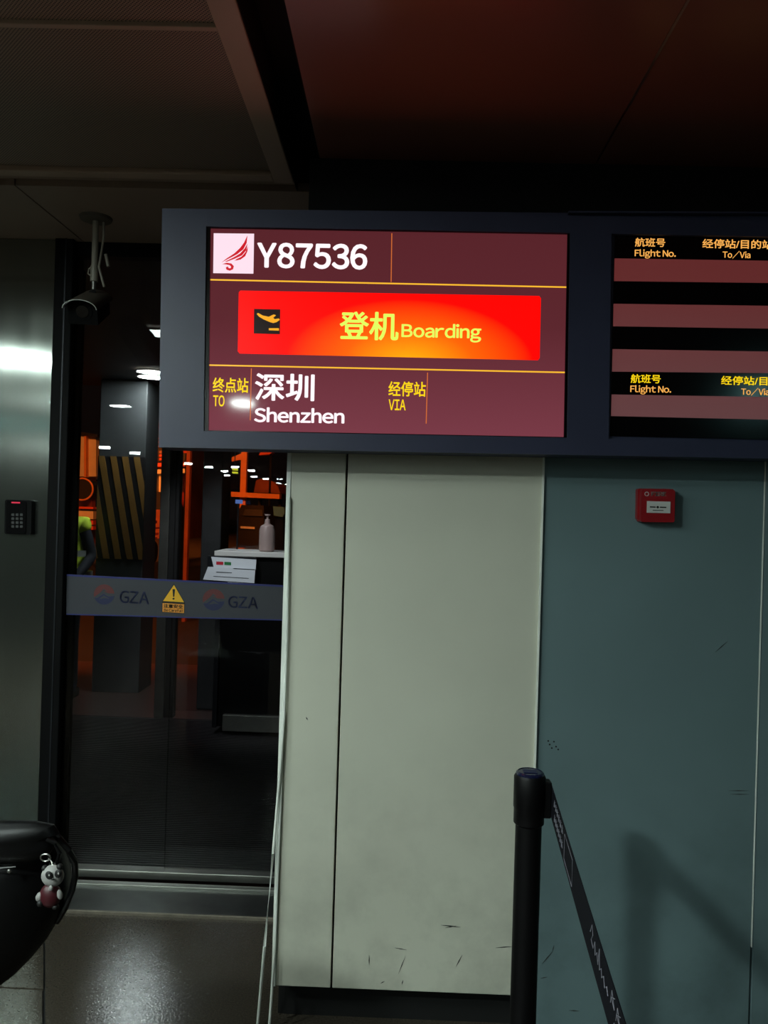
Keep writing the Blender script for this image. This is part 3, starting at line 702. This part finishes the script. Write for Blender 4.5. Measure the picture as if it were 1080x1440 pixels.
# parked van with pale side behind the counter
pc = thing('parked_van', 'dark parked van with a pale side stripe behind the bottle', 'van', (X(352, 12, 740), 12.3, -.02))
link('van_body', prism([(333, 770), (333, 722), (340, 710), (371, 711), (371, 772)], 12, 1.2), M['rubber'], pc)
link('pale_stripe', prism([(338, 740), (358, 741), (358, 744), (338, 743)], 11.98, .02), M['cargo'], pc)
link('side_window', prism([(345, 716), (369, 717), (369, 726), (341, 725)], 11.98, .02), M['gcol'], pc)
for u in (338, 366):
    a = P(u, 775, 12); link('wheel', cyl((a.x-.1, 12.3, .22), (a.x+.1, 12.3, .22), .24, n=14), M['rubber'], pc)
o = link('marker_post', prism([(398, 725), (405, 725), (405, 884), (398, 884)], 11, .05), M['redplastic']); tag(o, 'orange marker board partly behind the cream pillar', 'marker')
tc = thing('tool_cart', 'cart with a teal cover behind the podium counter', 'cart', (X(390, 9, 730), 9.2, -.02))
link('teal_cover', prism([(384, 712), (399, 713), (400, 722), (397, 727), (385, 725)], 9, .3), M['teal'], tc)
link('cart_box', prism([(387, 727), (398, 727), (398, 790), (387, 790)], 9.02, .3), M['black'], tc)
a = P(392, 800, 9.2); link('cart_base', box(a.x-.12, a.x+.12, 9.02, 9.4, -.02, Z(788, 9.02, 392)), M['rubber'], tc)
o = link('exit_lamp', prism([(326.5, 658.5), (333.5, 659), (333.5, 661.5), (326.5, 661)], 6.9, .03), M['e_exit']); tag(o, 'tiny yellow two line lamp high beyond the grey column', 'lamp')
link('lamp_line', prism([(326.5, 663), (333.5, 663.5), (333.5, 666), (326.5, 665.5)], 6.9, .03), M['e_exit'], o)
a = P(330, 659, 6.92); link('lamp_rod', cyl(a, (a.x, a.y, 2.62), .004, n=6), M['dark_metal'], o)

# ================================================================== DEPARTURE SIGN
DS = 2.25
sg = thing('departure_sign', 'slate housed gate display showing a red boarding banner beside a black flight list', 'sign', P(640, 636, DS+.06))
SL = .0185
def q(u0, v0, u1, v1, s=SL): return [(u0, v0), (u1, v0+s*(u1-u0)), (u1, v1+s*(u1-u0)), (u0, v1)]
UE = 1500
link('housing', prism([(228, 293), (UE, 293+SL*(UE-228)*.6), (UE, 628+SL*(UE-223)), (223, 628)], DS+.004, .145), M['housing'], sg)
bm = bmesh.new()
def sv(u, v): return (u, v+SL*(u-228))
def bar(u0, v0, u1, v1, lean0=0, lean1=0): add_prism(bm, [sv(u0, v0), sv(u1, v0), sv(u1+lean1, v1), sv(u0+lean0, v1)], DS-.012, .018)
bar(228, 293, 290, 629, -5, -4); bar(290, 293, UE, 317); bar(286, 605, UE, 629); bar(802, 317, 860, 605, -4, -4); bar(1440, 317, UE, 605)
link('frame', to_mesh(bm), M['housing'], sg)
link('screen_bezel', inset_ring([(290, 316), (806, 325.5), (800, 620), (285, 610)], [(295.8, 320.5), (798, 329), (793, 614.5), (293, 605)], DS-.006, .01), M['bezel'], sg)
sc = link('screen', prism([(295.8, 320.5), (798, 329), (793, 614.5), (293, 605)], DS, .003), M['screen'], sg)
D2 = DS-.0008
lg = link('airline_emblem', prism([(300.5, 328), (357.3, 328.6), (356.3, 384.8), (299.8, 384)], D2, .0006), M['e_pink'], sc)
def zp(l): return [(280+x/3.857, 300+y/3.857) for x, y in l]
D3 = D2-.0008
for l in ([(262, 120), (258, 160), (240, 195), (205, 222), (170, 240), (122, 266), (150, 244), (190, 218), (222, 188), (244, 158)],
          [(262, 165), (256, 200), (232, 228), (195, 245), (150, 262), (140, 262), (185, 240), (222, 218), (246, 192)],
          [(262, 205), (250, 232), (225, 250), (190, 258), (215, 246), (240, 228)],
          [(265, 178), (262, 205), (240, 235), (205, 252), (195, 252), (230, 235), (252, 210)]):
    link('feather', prism(zp(l), D3, .0006), M['e_redlogo'], sc)
link('curl', prism(zp([(125, 275), (150, 268), (175, 272), (188, 286), (184, 303), (166, 311), (148, 305), (145, 293), (156, 288), (160, 297), (170, 298), (174, 290), (166, 281), (148, 277)]), D3, .0006), M['e_redlogo'], sc)
text('Y87536', 361.7, 340.6, 517, 376.6, D2, M['e_white'], sc, bold=.03)
def seg(a, b, wd, m, name='line'):
    (u0, v0), (u1, v1) = a, b
    if abs(u1-u0) > abs(v1-v0): pts = [(u0, v0-wd/2), (u1, v1-wd/2), (u1, v1+wd/2), (u0, v0+wd/2)]
    else: pts = [(u0-wd/2, v0), (u0+wd/2, v0), (u1+wd/2, v1), (u1-wd/2, v1)]
    link(name, prism(pts, D2, .0006), m, sc)
seg((296, 393.3), (796.8, 403.8), 2, M['e_yel'], 'rule'); seg((294.3, 513.4), (795, 523.7), 2, M['e_yel'], 'rule')
seg((551, 328), (550, 396.4), 1.2, M['e_thin'], 'rule'); seg((353.4, 518), (351.8, 591), 1.1, M['e_thin'], 'rule'); seg((601.3, 524), (599.3, 595.7), 1.2, M['e_thin'], 'rule')
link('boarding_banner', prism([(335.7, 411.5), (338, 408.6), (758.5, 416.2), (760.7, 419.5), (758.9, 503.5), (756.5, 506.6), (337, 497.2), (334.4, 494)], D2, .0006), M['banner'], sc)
link('departure_icon', prism([(357.3, 434.3), (394.2, 435), (393.6, 470), (356.8, 469)], D3, .0006), M['e_dark'], sc)
D4 = D3-.0008
link('icon_plane', prism(zp([(312, 545), (320, 540), (345, 554), (378, 561), (405, 548), (417, 553), (402, 566), (410, 574), (432, 570), (438, 577), (420, 590), (402, 595), (385, 590), (350, 575), (325, 560)]), D4, .0006), M['e_orange'], sc)
link('icon_runway', prism(zp([(378, 623), (433, 623), (433, 636), (378, 634)]), D4, .0006), M['e_orange'], sc)
text('登机', 478, 437.6, 561, 477.5, D3, M['e_lime'], sc, bold=.022)
text('Boarding', 564.8, 454.3, 677, 479.7, D3, M['e_lime'], sc, bold=.022)
text('终点站', 299.3, 530.8, 349.5, 551.5, D2, M['e_amb'], sc, bold=.018)
text('TO', 299.8, 555.6, 315.8, 571.4, D2, M['e_amb'], sc, bold=.02)
text('深圳', 358.8, 524.6, 442.6, 563, D2, M['e_white'], sc, bold=.022)
text('Shenzhen', 357.5, 572.4, 484.6, 593.6, D2, M['e_white'], sc, bold=.03)
text('经停站', 546.5, 536, 599, 557, D2, M['e_amb'], sc, bold=.018)
text('VIA', 546.7, 561.5, 570.7, 576.6, D2, M['e_amb'], sc, bold=.02)
bd = link('flight_list_board', prism([(864.8, 325), (1436, 336), (1432, 626), (858, 613)], DS, .003), M['bezel'], sg)
for va, vb, ha, hb in ((363.3, 395.2, 366.6, 397.8), (427.1, 458.7, 430, 462), (490.9, 522.5, 494.3, 524.6), (554.7, 585, 558.2, 590)):
    k_ = (1430-864.3)/(1080-864.3); e0 = va+(ha-va)*k_; e1 = vb+(hb-vb)*k_; du = (va-363)*.022
    link('blank_row', prism([(864.3-du, va), (1430, e0), (1430, e1), (863.6-du, vb)], D2, .001), M['band'], bd)
text('航班号', 893.2, 334.2, 935.7, 346.6, D3, M['e_board'], bd, bold=.012)
text('Flight No.', 892.8, 350.4, 950.6, 363, D3, M['e_board'], bd, bold=.014)
text('经停站/目的站', 988, 335.8, 1087, 348.6, D3, M['e_board'], bd, bold=.012)
text('To/Via', 1016.5, 352.4, 1055.5, 363.2, D3, M['e_board'], bd, bold=.014)
text('航班号', 887.2, 526, 929.3, 538.4, D3, M['e_amb'], bd, bold=.012)
text('Flight No.', 886.6, 541.4, 944, 554.2, D3, M['e_board'], bd, bold=.014)
text('经停站/目的站', 1014.3, 528.4, 1113, 541, D3, M['e_amb'], bd, bold=.012)
text('To/Via', 1042.5, 545, 1082, 556, D3, M['e_board'], bd, bold=.014)
# brackets that carry the sign on the wall
for u in (330, 800, 1250): link('wall_bracket', box(X(u, 2.38)-.03, X(u, 2.38)+.03, DS+.14, 2.401, 1.9, 2.2), M['dark_metal'], sg)
link('top_lip', prism([(800, 296.5), (UE, 296.5+.004*700), (UE, 299+.004*700), (800, 298.6)], DS-.016, .16), M['housing'], sg)

# ================================================================== CCTV CAMERA
cb = PZ(135, 306, CZ)
cc = thing('security_camera', 'dark hooded security camera hanging from the ceiling on a pale pole', 'camera', (cb.x, cb.y, CZ))
cy_ = cb.y
def cz(v): return Z(v, cy_, 135)
link('ceiling_flange', lathe([(.02, -.014), (.058, -.010), (.062, 0)], (cb.x, cy_, CZ)), M['flange'], cc)
link('pole', cyl((cb.x, cy_, CZ), (cb.x, cy_, cz(384)), .0115), M['offwhite'], cc)
link('pole_collar', cyl((cb.x, cy_, cz(374)), (cb.x, cy_, cz(396)), .014), M['offwhite'], cc)
link('swivel_joint', cyl((cb.x, cy_, cz(396)), (cb.x, cy_, cz(412)), .009), M['steel_plain'], cc)
link('cable', tube([(cb.x+.026, cy_+.01, CZ), (cb.x+.028, cy_+.01, cz(330)), (cb.x+.022, cy_+.01, cz(352)), (cb.x+.017, cy_, cz(375)), (cb.x+.03, cy_, cz(392)), (cb.x+.036, cy_+.01, cz(402))], .0045), M['offwhite'], cc)
link('cable', tube([(cb.x-.004, cy_-.012, cz(376)), (cb.x-.018, cy_-.01, cz(380)), (cb.x-.02, cy_-.01, cz(386)), (cb.x-.006, cy_-.012, cz(390))], .003), M['offwhite'], cc)
link('connector', cyl((cb.x+.034, cy_+.02, cz(355)), (cb.x+.046, cy_+.02, cz(372)), .006), M['offwhite'], cc)
# body axis points to the viewer's side and slightly down, with a sunshade
q0 = P(116, 436, cy_-.14); q1 = P(136, 424, cy_+.08)
ax = (q1-q0).normalized(); sd = ax.cross(Vector((0, 0, 1))).normalized(); upv = sd.cross(ax).normalized()
bm = bmesh.new(); L = (q1-q0).length
def cpt(a, s, h): return q0+ax*a+sd*s+upv*h
def section(a, w_, h0, h1, n=12):
    pts = [(-w_, h0), (w_, h0)]+[(w_*math.cos(math.pi*i/n), h1-.018+.018*math.sin(math.pi*i/n)) for i in range(n+1)]
    return [bm.verts.new(cpt(a, s, h)) for s, h in pts]
S = [section(0, .052, -.052, .035), section(L, .048, -.045, .035)]
n = len(S[0])
for i in range(n): bm.faces.new((S[0][i], S[0][(i+1) % n], S[1][(i+1) % n], S[1][i]))
bm.faces.new(S[0][::-1]); bm.faces.new(S[1]); link('camera_body', to_mesh(bm), M['black'], cc)
bm = bmesh.new(); ro = []
for a in (-.045, L+.01):
    ro.append(([bm.verts.new(cpt(a, .060*math.cos(math.pi*i/14), .010+.034*math.sin(math.pi*i/14))) for i in range(15)],
               [bm.verts.new(cpt(a, .057*math.cos(math.pi*i/14), .010+.031*math.sin(math.pi*i/14))) for i in range(15)]))
for i in range(14):
    bm.faces.new((ro[0][0][i], ro[0][0][i+1], ro[1][0][i+1], ro[1][0][i])); bm.faces.new((ro[0][1][i], ro[0][1][i+1], ro[1][1][i+1], ro[1][1][i]))
    for e in (0, 1): bm.faces.new((ro[e][0][i], ro[e][0][i+1], ro[e][1][i+1], ro[e][1][i]))
link('sunshade', to_mesh(bm, True), M['flange'], cc)
link('shade_rim', tube([cpt(-.046, .0585*math.cos(math.pi*i/14), .010+.0325*math.sin(math.pi*i/14)) for i in range(15)], .0014, 6), M['trim'], cc)
link('lens', cyl(cpt(-.006, 0, -.005), cpt(.004, 0, -.005), .022), M['bezel'], cc)
link('camera_front_glass', cyl(cpt(-.003, 0, -.005), cpt(.002, 0, -.005), .034), M['black'], cc)
link('yoke', tube([cpt(.16, 0, .04), (cb.x, cy_, cz(410))], .012), M['camdark'], cc)

# ================================================================== KEYPAD READER
DK = YD-.05
kr = thing('access_keypad', 'black access keypad with a red status light on the steel column', 'keypad', P(24, 752, DK))
def rr(u0, v0, u1, v1, r, s=.03):
    out = []
    for cu, cv, a in ((u1-r, v0+r, -90), (u1-r, v1-r, 0), (u0+r, v1-r, 90), (u0+r, v0+r, 180)):
        for i in range(5):
            t = math.radians(a+22.5*i); out.append((cu+r*math.cos(t)-.02*(cv-v0), cv+r*math.sin(t)+s*(cu-u0)))
    return out
link('case', prism(rr(7, 702.5, 44.5, 751, 3), DK, .03), M['black'], kr)
link('face_plate', prism(rr(9, 704, 37, 750, 2.5), DK-.004, .006), M['bezel'], kr)
link('status_light', prism([(16, 705.6), (28, 706), (28, 708), (16, 707.6)], DK-.0055, .002), M['led_red'], kr)
for r_ in range(4):
    for c_ in range(3): link('key', prism(rr(16+c_*6, 722+r_*5.5, 20+c_*6, 725.6+r_*5.5, 1), DK-.0055, .002), M['camdark'], kr)

# ================================================================== FIRE CALL POINT
DFa = 2.36
fa = thing('fire_call_point', 'red fire alarm call point with white break plate on the grey green wall', 'alarm', P(922, 735, 2.4))
link('case', prism(rr(902, 688.5, 949.5, 734, 2.5, .012), DFa, .042), M['red'], fa)
link('back_box', prism(rr(897, 687, 948, 731, 2.5, .012), DFa+.02, .022), M['red'], fa)
link('break_plate', prism([(910, 704.5), (943, 705.5), (942.6, 721.8), (909.6, 721)], DFa-.002, .003), M['white'], fa)
text('FIRE', 916, 691.5, 937, 697.5, DFa-.001, M['trim'], fa, .012, -.02, .04)
link('call_symbol', inset_ring(arc(909.6, 694.6, 3.2, 0, 330, 11), arc(909.6, 694.6, 2.3, 0, 330, 11), DFa-.001, .001), M['white'], fa)
link('plate_mark', prism([(914, 712), (922, 712.3), (922, 714), (914, 713.7)], DFa-.003, .001), M['print'], fa)
link('plate_mark', prism([(928, 712.4), (937, 712.7), (937, 714.4), (928, 714.1)], DFa-.003, .001), M['print'], fa)
link('plate_dot', prism(arc(925, 713.2, 1.8, 0, 330, 8), DFa-.003, .001), M['print'], fa)
link('plate_mark', prism([(918, 717), (933, 717.4), (933, 718.4), (918, 718)], DFa-.003, .001), M['print'], fa)

# ================================================================== BARRIER POSTS AND BELT
PX, PY = X(745.5, 1.9, 1085), 1.9
PT = Z(1085, 1.9, 745)
def stanchion(x, y, label):
    s = thing('barrier_post', label, 'post', (x, y, 0))
    def lt(n, prof, m): return link(n, lathe(prof, (0, 0, 0), 28), m, s, local=True)
    lt('base', [(.16, 0), (.165, .006), (.155, .02), (.06, .032), (.04, .036)], M['postblack'])
    lt('tube', [(.031, .03), (.031, PT-.11)], M['postblack'])
    lt('belt_head', [(.0315, PT-.125), (.036, PT-.12), (.036, PT-.085), (.0375, PT-.083), (.0375, PT-.012), (.034, PT-.006)], M['postblack'])
    lt('top_cap', [(.033, PT-.008), (.033, PT-.002), (.029, PT+.001), (.029, PT-.0005)], M['navycap'])
    link('belt_clip', box(.03, .05, -.016, .016, PT-.105, PT-.02, .003), M['postblack'], s, local=True)
    link('cap_label', box(-.016, .016, -.012, .012, PT, PT+.0012), M['logoblue'], s, local=True)
    return s
stanchion(PX, PY, 'black barrier post with navy cap in front of the cream panels')
s2 = stanchion(.145, -.5, 'black barrier post that holds the far end of the belt')
zt, zb = PT-.028, PT-.100
A = Vector((PX+.0515, PY, 0)); B = Vector((.145+.041, -.46, 0))
# tune belt from the photograph: upper edge passes (880,1440), lower edge (845,1440)
def belt_pt(t, z): 
    p = A.lerp(B, t); return Vector((p.x, p.y, z-.012*math.sin(math.pi*t)))
bm = bmesh.new(); N = 40; rows = []
for i in range(N+1):
    t = i/N; rows.append([bm.verts.new(belt_pt(t, z)+Vector((dx, 0, 0))) for z in (zt, zb) for dx in (-.0007, .0007)])
for a, b in zip(rows, rows[1:]):
    for i, j in ((0, 1), (1, 3), (3, 2), (2, 0)): bm.faces.new((a[i], a[j], b[j], b[i]))
bm.faces.new((rows[0][0], rows[0][1], rows[0][3], rows[0][2])); bm.faces.new((rows[-1][0], rows[-1][1], rows[-1][3], rows[-1][2]))
bl = link('belt', to_mesh(bm), M['belt']); tag(bl, 'navy webbing belt with pale print stretched from the black barrier post', 'belt')
def belt_text(s, y0, y1, za, zb_, bold=.0):
    me = text_mesh(s, bold); xs = [v.co.x for v in me.vertices]; ys = [v.co.y for v in me.vertices]
    ax_, bx, ay, by = min(xs), max(xs), min(ys), max(ys); bm = bmesh.new(); bm.from_mesh(me)
    for v in bm.verts:
        y = y0+(v.co.x-ax_)/(bx-ax_)*(y1-y0); t = (PY-y)/(PY+.46); z = zb_+(v.co.y-ay)/(by-ay)*(za-zb_)
        p = belt_pt(t, z); v.co = p+Vector((-.0014, 0, 0))
    r = bmesh.ops.extrude_face_region(bm, geom=bm.faces[:])
    for e in r['geom']:
        if isinstance(e, bmesh.types.BMVert): e.co.x += .0005
    link('printed_characters', to_mesh(bm), M['beltprint'], bl)
def stroke(pts, r=.0009):
    bm = bmesh.new(); add_tube(bm, [belt_pt((PY-y)/(PY+.46), zb+(zt-zb)*h)+Vector((-.0010, 0, 0)) for y, h in pts], r, 5); link('printed_stroke', to_mesh(bm), M['beltprint'], bl)
def bands(y0, y1, h0, h1, n):
    for i in range(n):
        a = y0+(y1-y0)*i/n; b = y0+(y1-y0)*(i+.7)/n
        stroke([(a, h0), (a+(b-a)*.3, h1), (b, h0+.3*(h1-h0)), (a+.2*(b-a), (h0+h1)/2), (b, h1)], .0007)
bands(1.83, 1.66, .62, .86, 6); bands(1.82, 1.66, .2, .45, 6)
stroke([(1.64, .15), (1.64, .85), (1.52, .85), (1.52, .15), (1.64, .15)], .0006)
stroke([(1.30, .6), (1.285, .85), (1.275, .7), (1.29, .5), (1.27, .45), (1.255, .7), (1.25, .45), (1.235, .62), (1.225, .45), (1.215, .85), (1.21, .45), (1.195, .6), (1.19, .45), (1.175, .6), (1.165, .45), (1.15, .6), (1.14, .5)], .0008)
bands(1.12, .96, .55, .85, 4); bands(1.10, .93, .12, .4, 4)

# ================================================================== LOOSE CORDS AT THE PILLAR EDGE
a0 = P(409.5, 650, 2.392)
c1 = [P(403, 900, 2.39), P(399, 1010, 2.388), P(395, 1070, 2.385), P(384, 1200, 2.38), P(372, 1330, 2.37)]
e = PZ(362, 1441, 0.004); c1.append(e)
o = link('cord', tube([P(407, 700, 2.392)]+c1, .0044, 8), M['trim']); tag(o, 'thin pale cord peeling away from the pillar edge down to the floor', 'cord')
e2 = PZ(378, 1452, .004)
o = link('cord', tube([P(397.6, 1000, 2.392), P(394.5, 1120, 2.392), P(390, 1230, 2.390), P(386, 1330, 2.388), P(382, 1400, 2.385), e2], .0044, 8), M['trim']); tag(o, 'thin pale cord running straight down along the pillar edge', 'cord')

# ================================================================== BLACK BAG WITH PANDA CHARM
DB = 1.5
sz = Z(1388, DB, 0)-.002
sk = thing('suitcase', 'dark upright suitcase carrying the black bag', 'suitcase', (-1.06, DB+.05, 0))
link('shell', box(-1.32, X(-75, DB, 1400), DB-.12, DB+.14, .05, sz-.005, .03), M['suitcase'], sk)
for x in (-1.26, -1.0):
    for y in (DB-.07, DB+.10): link('castor', cyl((x-.012, y, .025), (x+.012, y, .025), .025, n=14), M['rubber'], sk)
    link('handle_rod', cyl((x+.05, DB+.15, .1), (x+.05, DB+.15, sz-.02), .006, n=8), M['dark_metal'], sk)
    for y in (DB-.07, DB+.10): link('castor_fork', box(x-.02, x+.02, y-.015, y+.015, .03, .07), M['rubber'], sk)
link('carry_handle', box(-1.15, -.9, DB+.14, DB+.16, sz-.2, sz-.17, .008), M['rubber'], sk)
bg = thing('handbag', 'black leather bag with a panda charm resting at the lower frame edge', 'bag', (-.95, DB, sz))
def pillow(pts, D, depth, name, m, par, rings=6):
    bm = bmesh.new(); W = [P(u, v, D) for u, v in pts]; c = sum(W, Vector())/len(W); n = len(W); prev = None; top = None
    for s in (-1, 1):
        prev = None
        for k in range(rings):
            t = k/(rings-1)*.93; sh = 1-t
            rg = [bm.verts.new(c+(p-c)*math.sqrt(max(0, 1-t*t))+Vector((0, s*depth*t, 0))) for p in W] if k else (top or [bm.verts.new(p) for p in W])
            if k == 0: top = rg
            if prev:
                for i in range(n): bm.faces.new((prev[i], prev[(i+1) % n], rg[(i+1) % n], rg[i]))
            prev = rg
        bm.faces.new(prev)
    return link(name, to_mesh(bm, True), m, par)
outl = [(-250, 1170), (-120, 1160), (0, 1157), (45, 1158), (68, 1163), (80, 1176), (90, 1198), (97, 1222), (99, 1245), (95, 1265), (84, 1290), (66, 1320), (44, 1347), (20, 1371), (0, 1386), (-16, 1388), (-60, 1387), (-250, 1381), (-290, 1365), (-300, 1280), (-290, 1200)]
pillow(outl, DB, .09, 'bag_body', M['leather'], bg)
pillow([(-250, 1172), (-100, 1158), (0, 1154), (50, 1155), (76, 1160), (84, 1172), (72, 1178), (78, 1190), (66, 1206), (40, 1212), (0, 1214), (-100, 1214), (-240, 1212), (-262, 1190)], DB-.07, .03, 'front_flap', M['leather'], bg)
link('strap', tube([P(70, 1166, DB-.03), P(84, 1180, DB-.05), P(97, 1196, DB-.05), P(105, 1212, DB-.04), P(106, 1232, DB-.03), P(101, 1252, DB-.02), P(92, 1276, DB-.01), P(80, 1296, DB)], [.006]*8, 8), M['leather'], bg)
link('strap_loop', tube([P(66, 1180, DB-.1), P(78, 1186, DB-.1), P(84, 1200, DB-.1), P(80, 1214, DB-.1), P(70, 1216, DB-.1)], .004, 8), M['leather'], bg)
link('clip_ring', tube([P(64+7*math.cos(t), 1206+5*math.sin(t), DB-.112) for t in [i*.5 for i in range(13)]], .0016, 6), M['steel_plain'], bg)
link('stud', ball(P(13, 1225, DB-.088), (.004, .003, .004), 10), M['steel_plain'], bg)
link('pocket_edge', tube([P(-20, 1222, DB-.088), P(22, 1219, DB-.088)], .0016, 6), M['camdark'], bg)
ch = thing('panda_charm', 'small white and dark red panda charm hanging on the black bag', 'charm', P(72, 1275, DB-.12))
DC = DB-.125
def cb_(u, v, su, sv_, dy=0, sy=None, rot=0):
    k_ = DC/F; return ball(P(u, v, DC+dy), (su*k_, (sy or min(su, sv_))*k_, sv_*k_), 16, Matrix.Rotation(rot, 3, 'Y'))
link('head', cb_(74, 1231.5, 16, 15, 0, 11, .2), M['pandawhite'], ch)
link('body', cb_(71, 1259, 15.5, 17, 0, 11), M['pandared'], ch)
for u, v in ((63, 1221), (84, 1219)): link('ear', cb_(u, v, 4.5, 4.5, 0), M['print'], ch)
for u, v, r_ in ((69, 1231, -.5), (82, 1228.5, .35)):
    link('eye_patch', cb_(u, v, 5, 6.2, -.013, 2.2, r_), M['print'], ch)
    link('eye', cb_(u+.3, v, 1.3, 1.6, -.0165, .8), M['pandawhite'], ch)
link('nose', cb_(74.5, 1236.5, 2.2, 1.5, -.0155, 1.2), M['print'], ch)
link('collar', cb_(71.5, 1249, 3, 4, -.0135, 2), M['pandawhite'], ch)
link('arm', cb_(56, 1261, 5.5, 7, -.004, 5, .4), M['pandawhite'], ch)
link('arm', cb_(84, 1258, 4, 7, -.004, 4, -.3), M['pandawhite'], ch)
link('foot', cb_(57, 1270, 5, 5, -.006, 5), M['print'], ch)
link('foot', cb_(78, 1275, 5, 4, -.002, 5), M['print'], ch)
link('cord_loop', tube([P(74, 1218, DC), P(73, 1212, DC+.004), P(68, 1207, DB-.112)], .0011, 6), M['steel_plain'], ch)

# ================================================================== HALL DOWNLIGHTS (their mirror images show in the door glass and the displays)
spots = []
for u, v in [(222, 467), (213, 522), (170, 570), (147, 627), (190, 635), (264, 650), (293, 655), (315, 661), (330, 655), (319, 667), (353, 660), (357, 669), (373, 672)]:
    r = PZ(u, v, CZ); spots.append((r.x, 2*YD-r.y))
for u, v in [(341, 566), (1066, 551)]:
    r = PZ(u, v, CZ); spots.append((r.x, 2*DS-r.y))
LBL = {0: 'round recessed downlight mirrored in dark glass right beside the sign edge, topmost of the row',
       1: 'wide bright round downlight mirrored beside the sign edge, second from top', 2: 'bright oval downlight mirrored in front of the grey column outside',
       3: 'small downlight mirrored over the grey column just above its stripes', 4: 'small downlight mirrored beside the lit letters of the far building',
       5: 'first small downlight mirrored under the sign, next to the glazing post', 6: 'second small downlight mirrored under the sign, over the grey interior column',
       13: 'downlight mirrored as a soft spot in the boarding display near its yellow TO', 14: 'dim teal downlight mirrored in the black flight list'}
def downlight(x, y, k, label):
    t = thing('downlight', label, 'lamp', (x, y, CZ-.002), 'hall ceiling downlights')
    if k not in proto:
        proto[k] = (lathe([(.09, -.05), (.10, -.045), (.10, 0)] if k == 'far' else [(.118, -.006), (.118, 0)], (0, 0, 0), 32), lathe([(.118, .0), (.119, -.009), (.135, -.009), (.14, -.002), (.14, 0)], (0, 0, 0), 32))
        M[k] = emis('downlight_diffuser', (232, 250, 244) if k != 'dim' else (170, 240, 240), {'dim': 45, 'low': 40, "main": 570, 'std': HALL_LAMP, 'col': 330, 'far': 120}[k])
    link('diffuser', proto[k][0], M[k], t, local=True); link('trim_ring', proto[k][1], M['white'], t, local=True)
proto = {}
for u, v, k, lb in ((30, 503, 'col', 'strong downlight mirrored as the bright streak on the steel column'), (22, 594, 'dim', 'weak downlight mirrored as the faint lower streak on the steel column')):
    r = PZ(u, v, CZ); spots_y = 2*(YD-.02)-r.y
    LBL[(u, v)] = (r.x, spots_y, k, lb)
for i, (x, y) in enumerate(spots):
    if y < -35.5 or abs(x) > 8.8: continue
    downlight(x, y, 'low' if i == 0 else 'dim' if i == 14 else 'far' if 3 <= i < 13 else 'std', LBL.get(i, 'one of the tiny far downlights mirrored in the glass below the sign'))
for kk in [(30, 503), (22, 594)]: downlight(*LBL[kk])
downlight(-1.72, -.5, 'main', 'strong downlight behind the viewer that throws the post shadow on the wall')
r = PZ(213, 522, CZ)
t = thing('lobby_downlight', 'round downlight in the lobby ceiling beyond the glass door', 'lamp', (r.x, r.y, 2.618))
link('diffuser', lathe([(.10, -.006), (.10, 0)], (0, 0, 0), 32), emis('lobby_diffuser', (232, 248, 246), 150), t, local=True)
link('trim_ring', lathe([(.10, 0), (.101, -.008), (.12, -.008), (.12, 0)], (0, 0, 0), 32), M['white'], t, local=True)
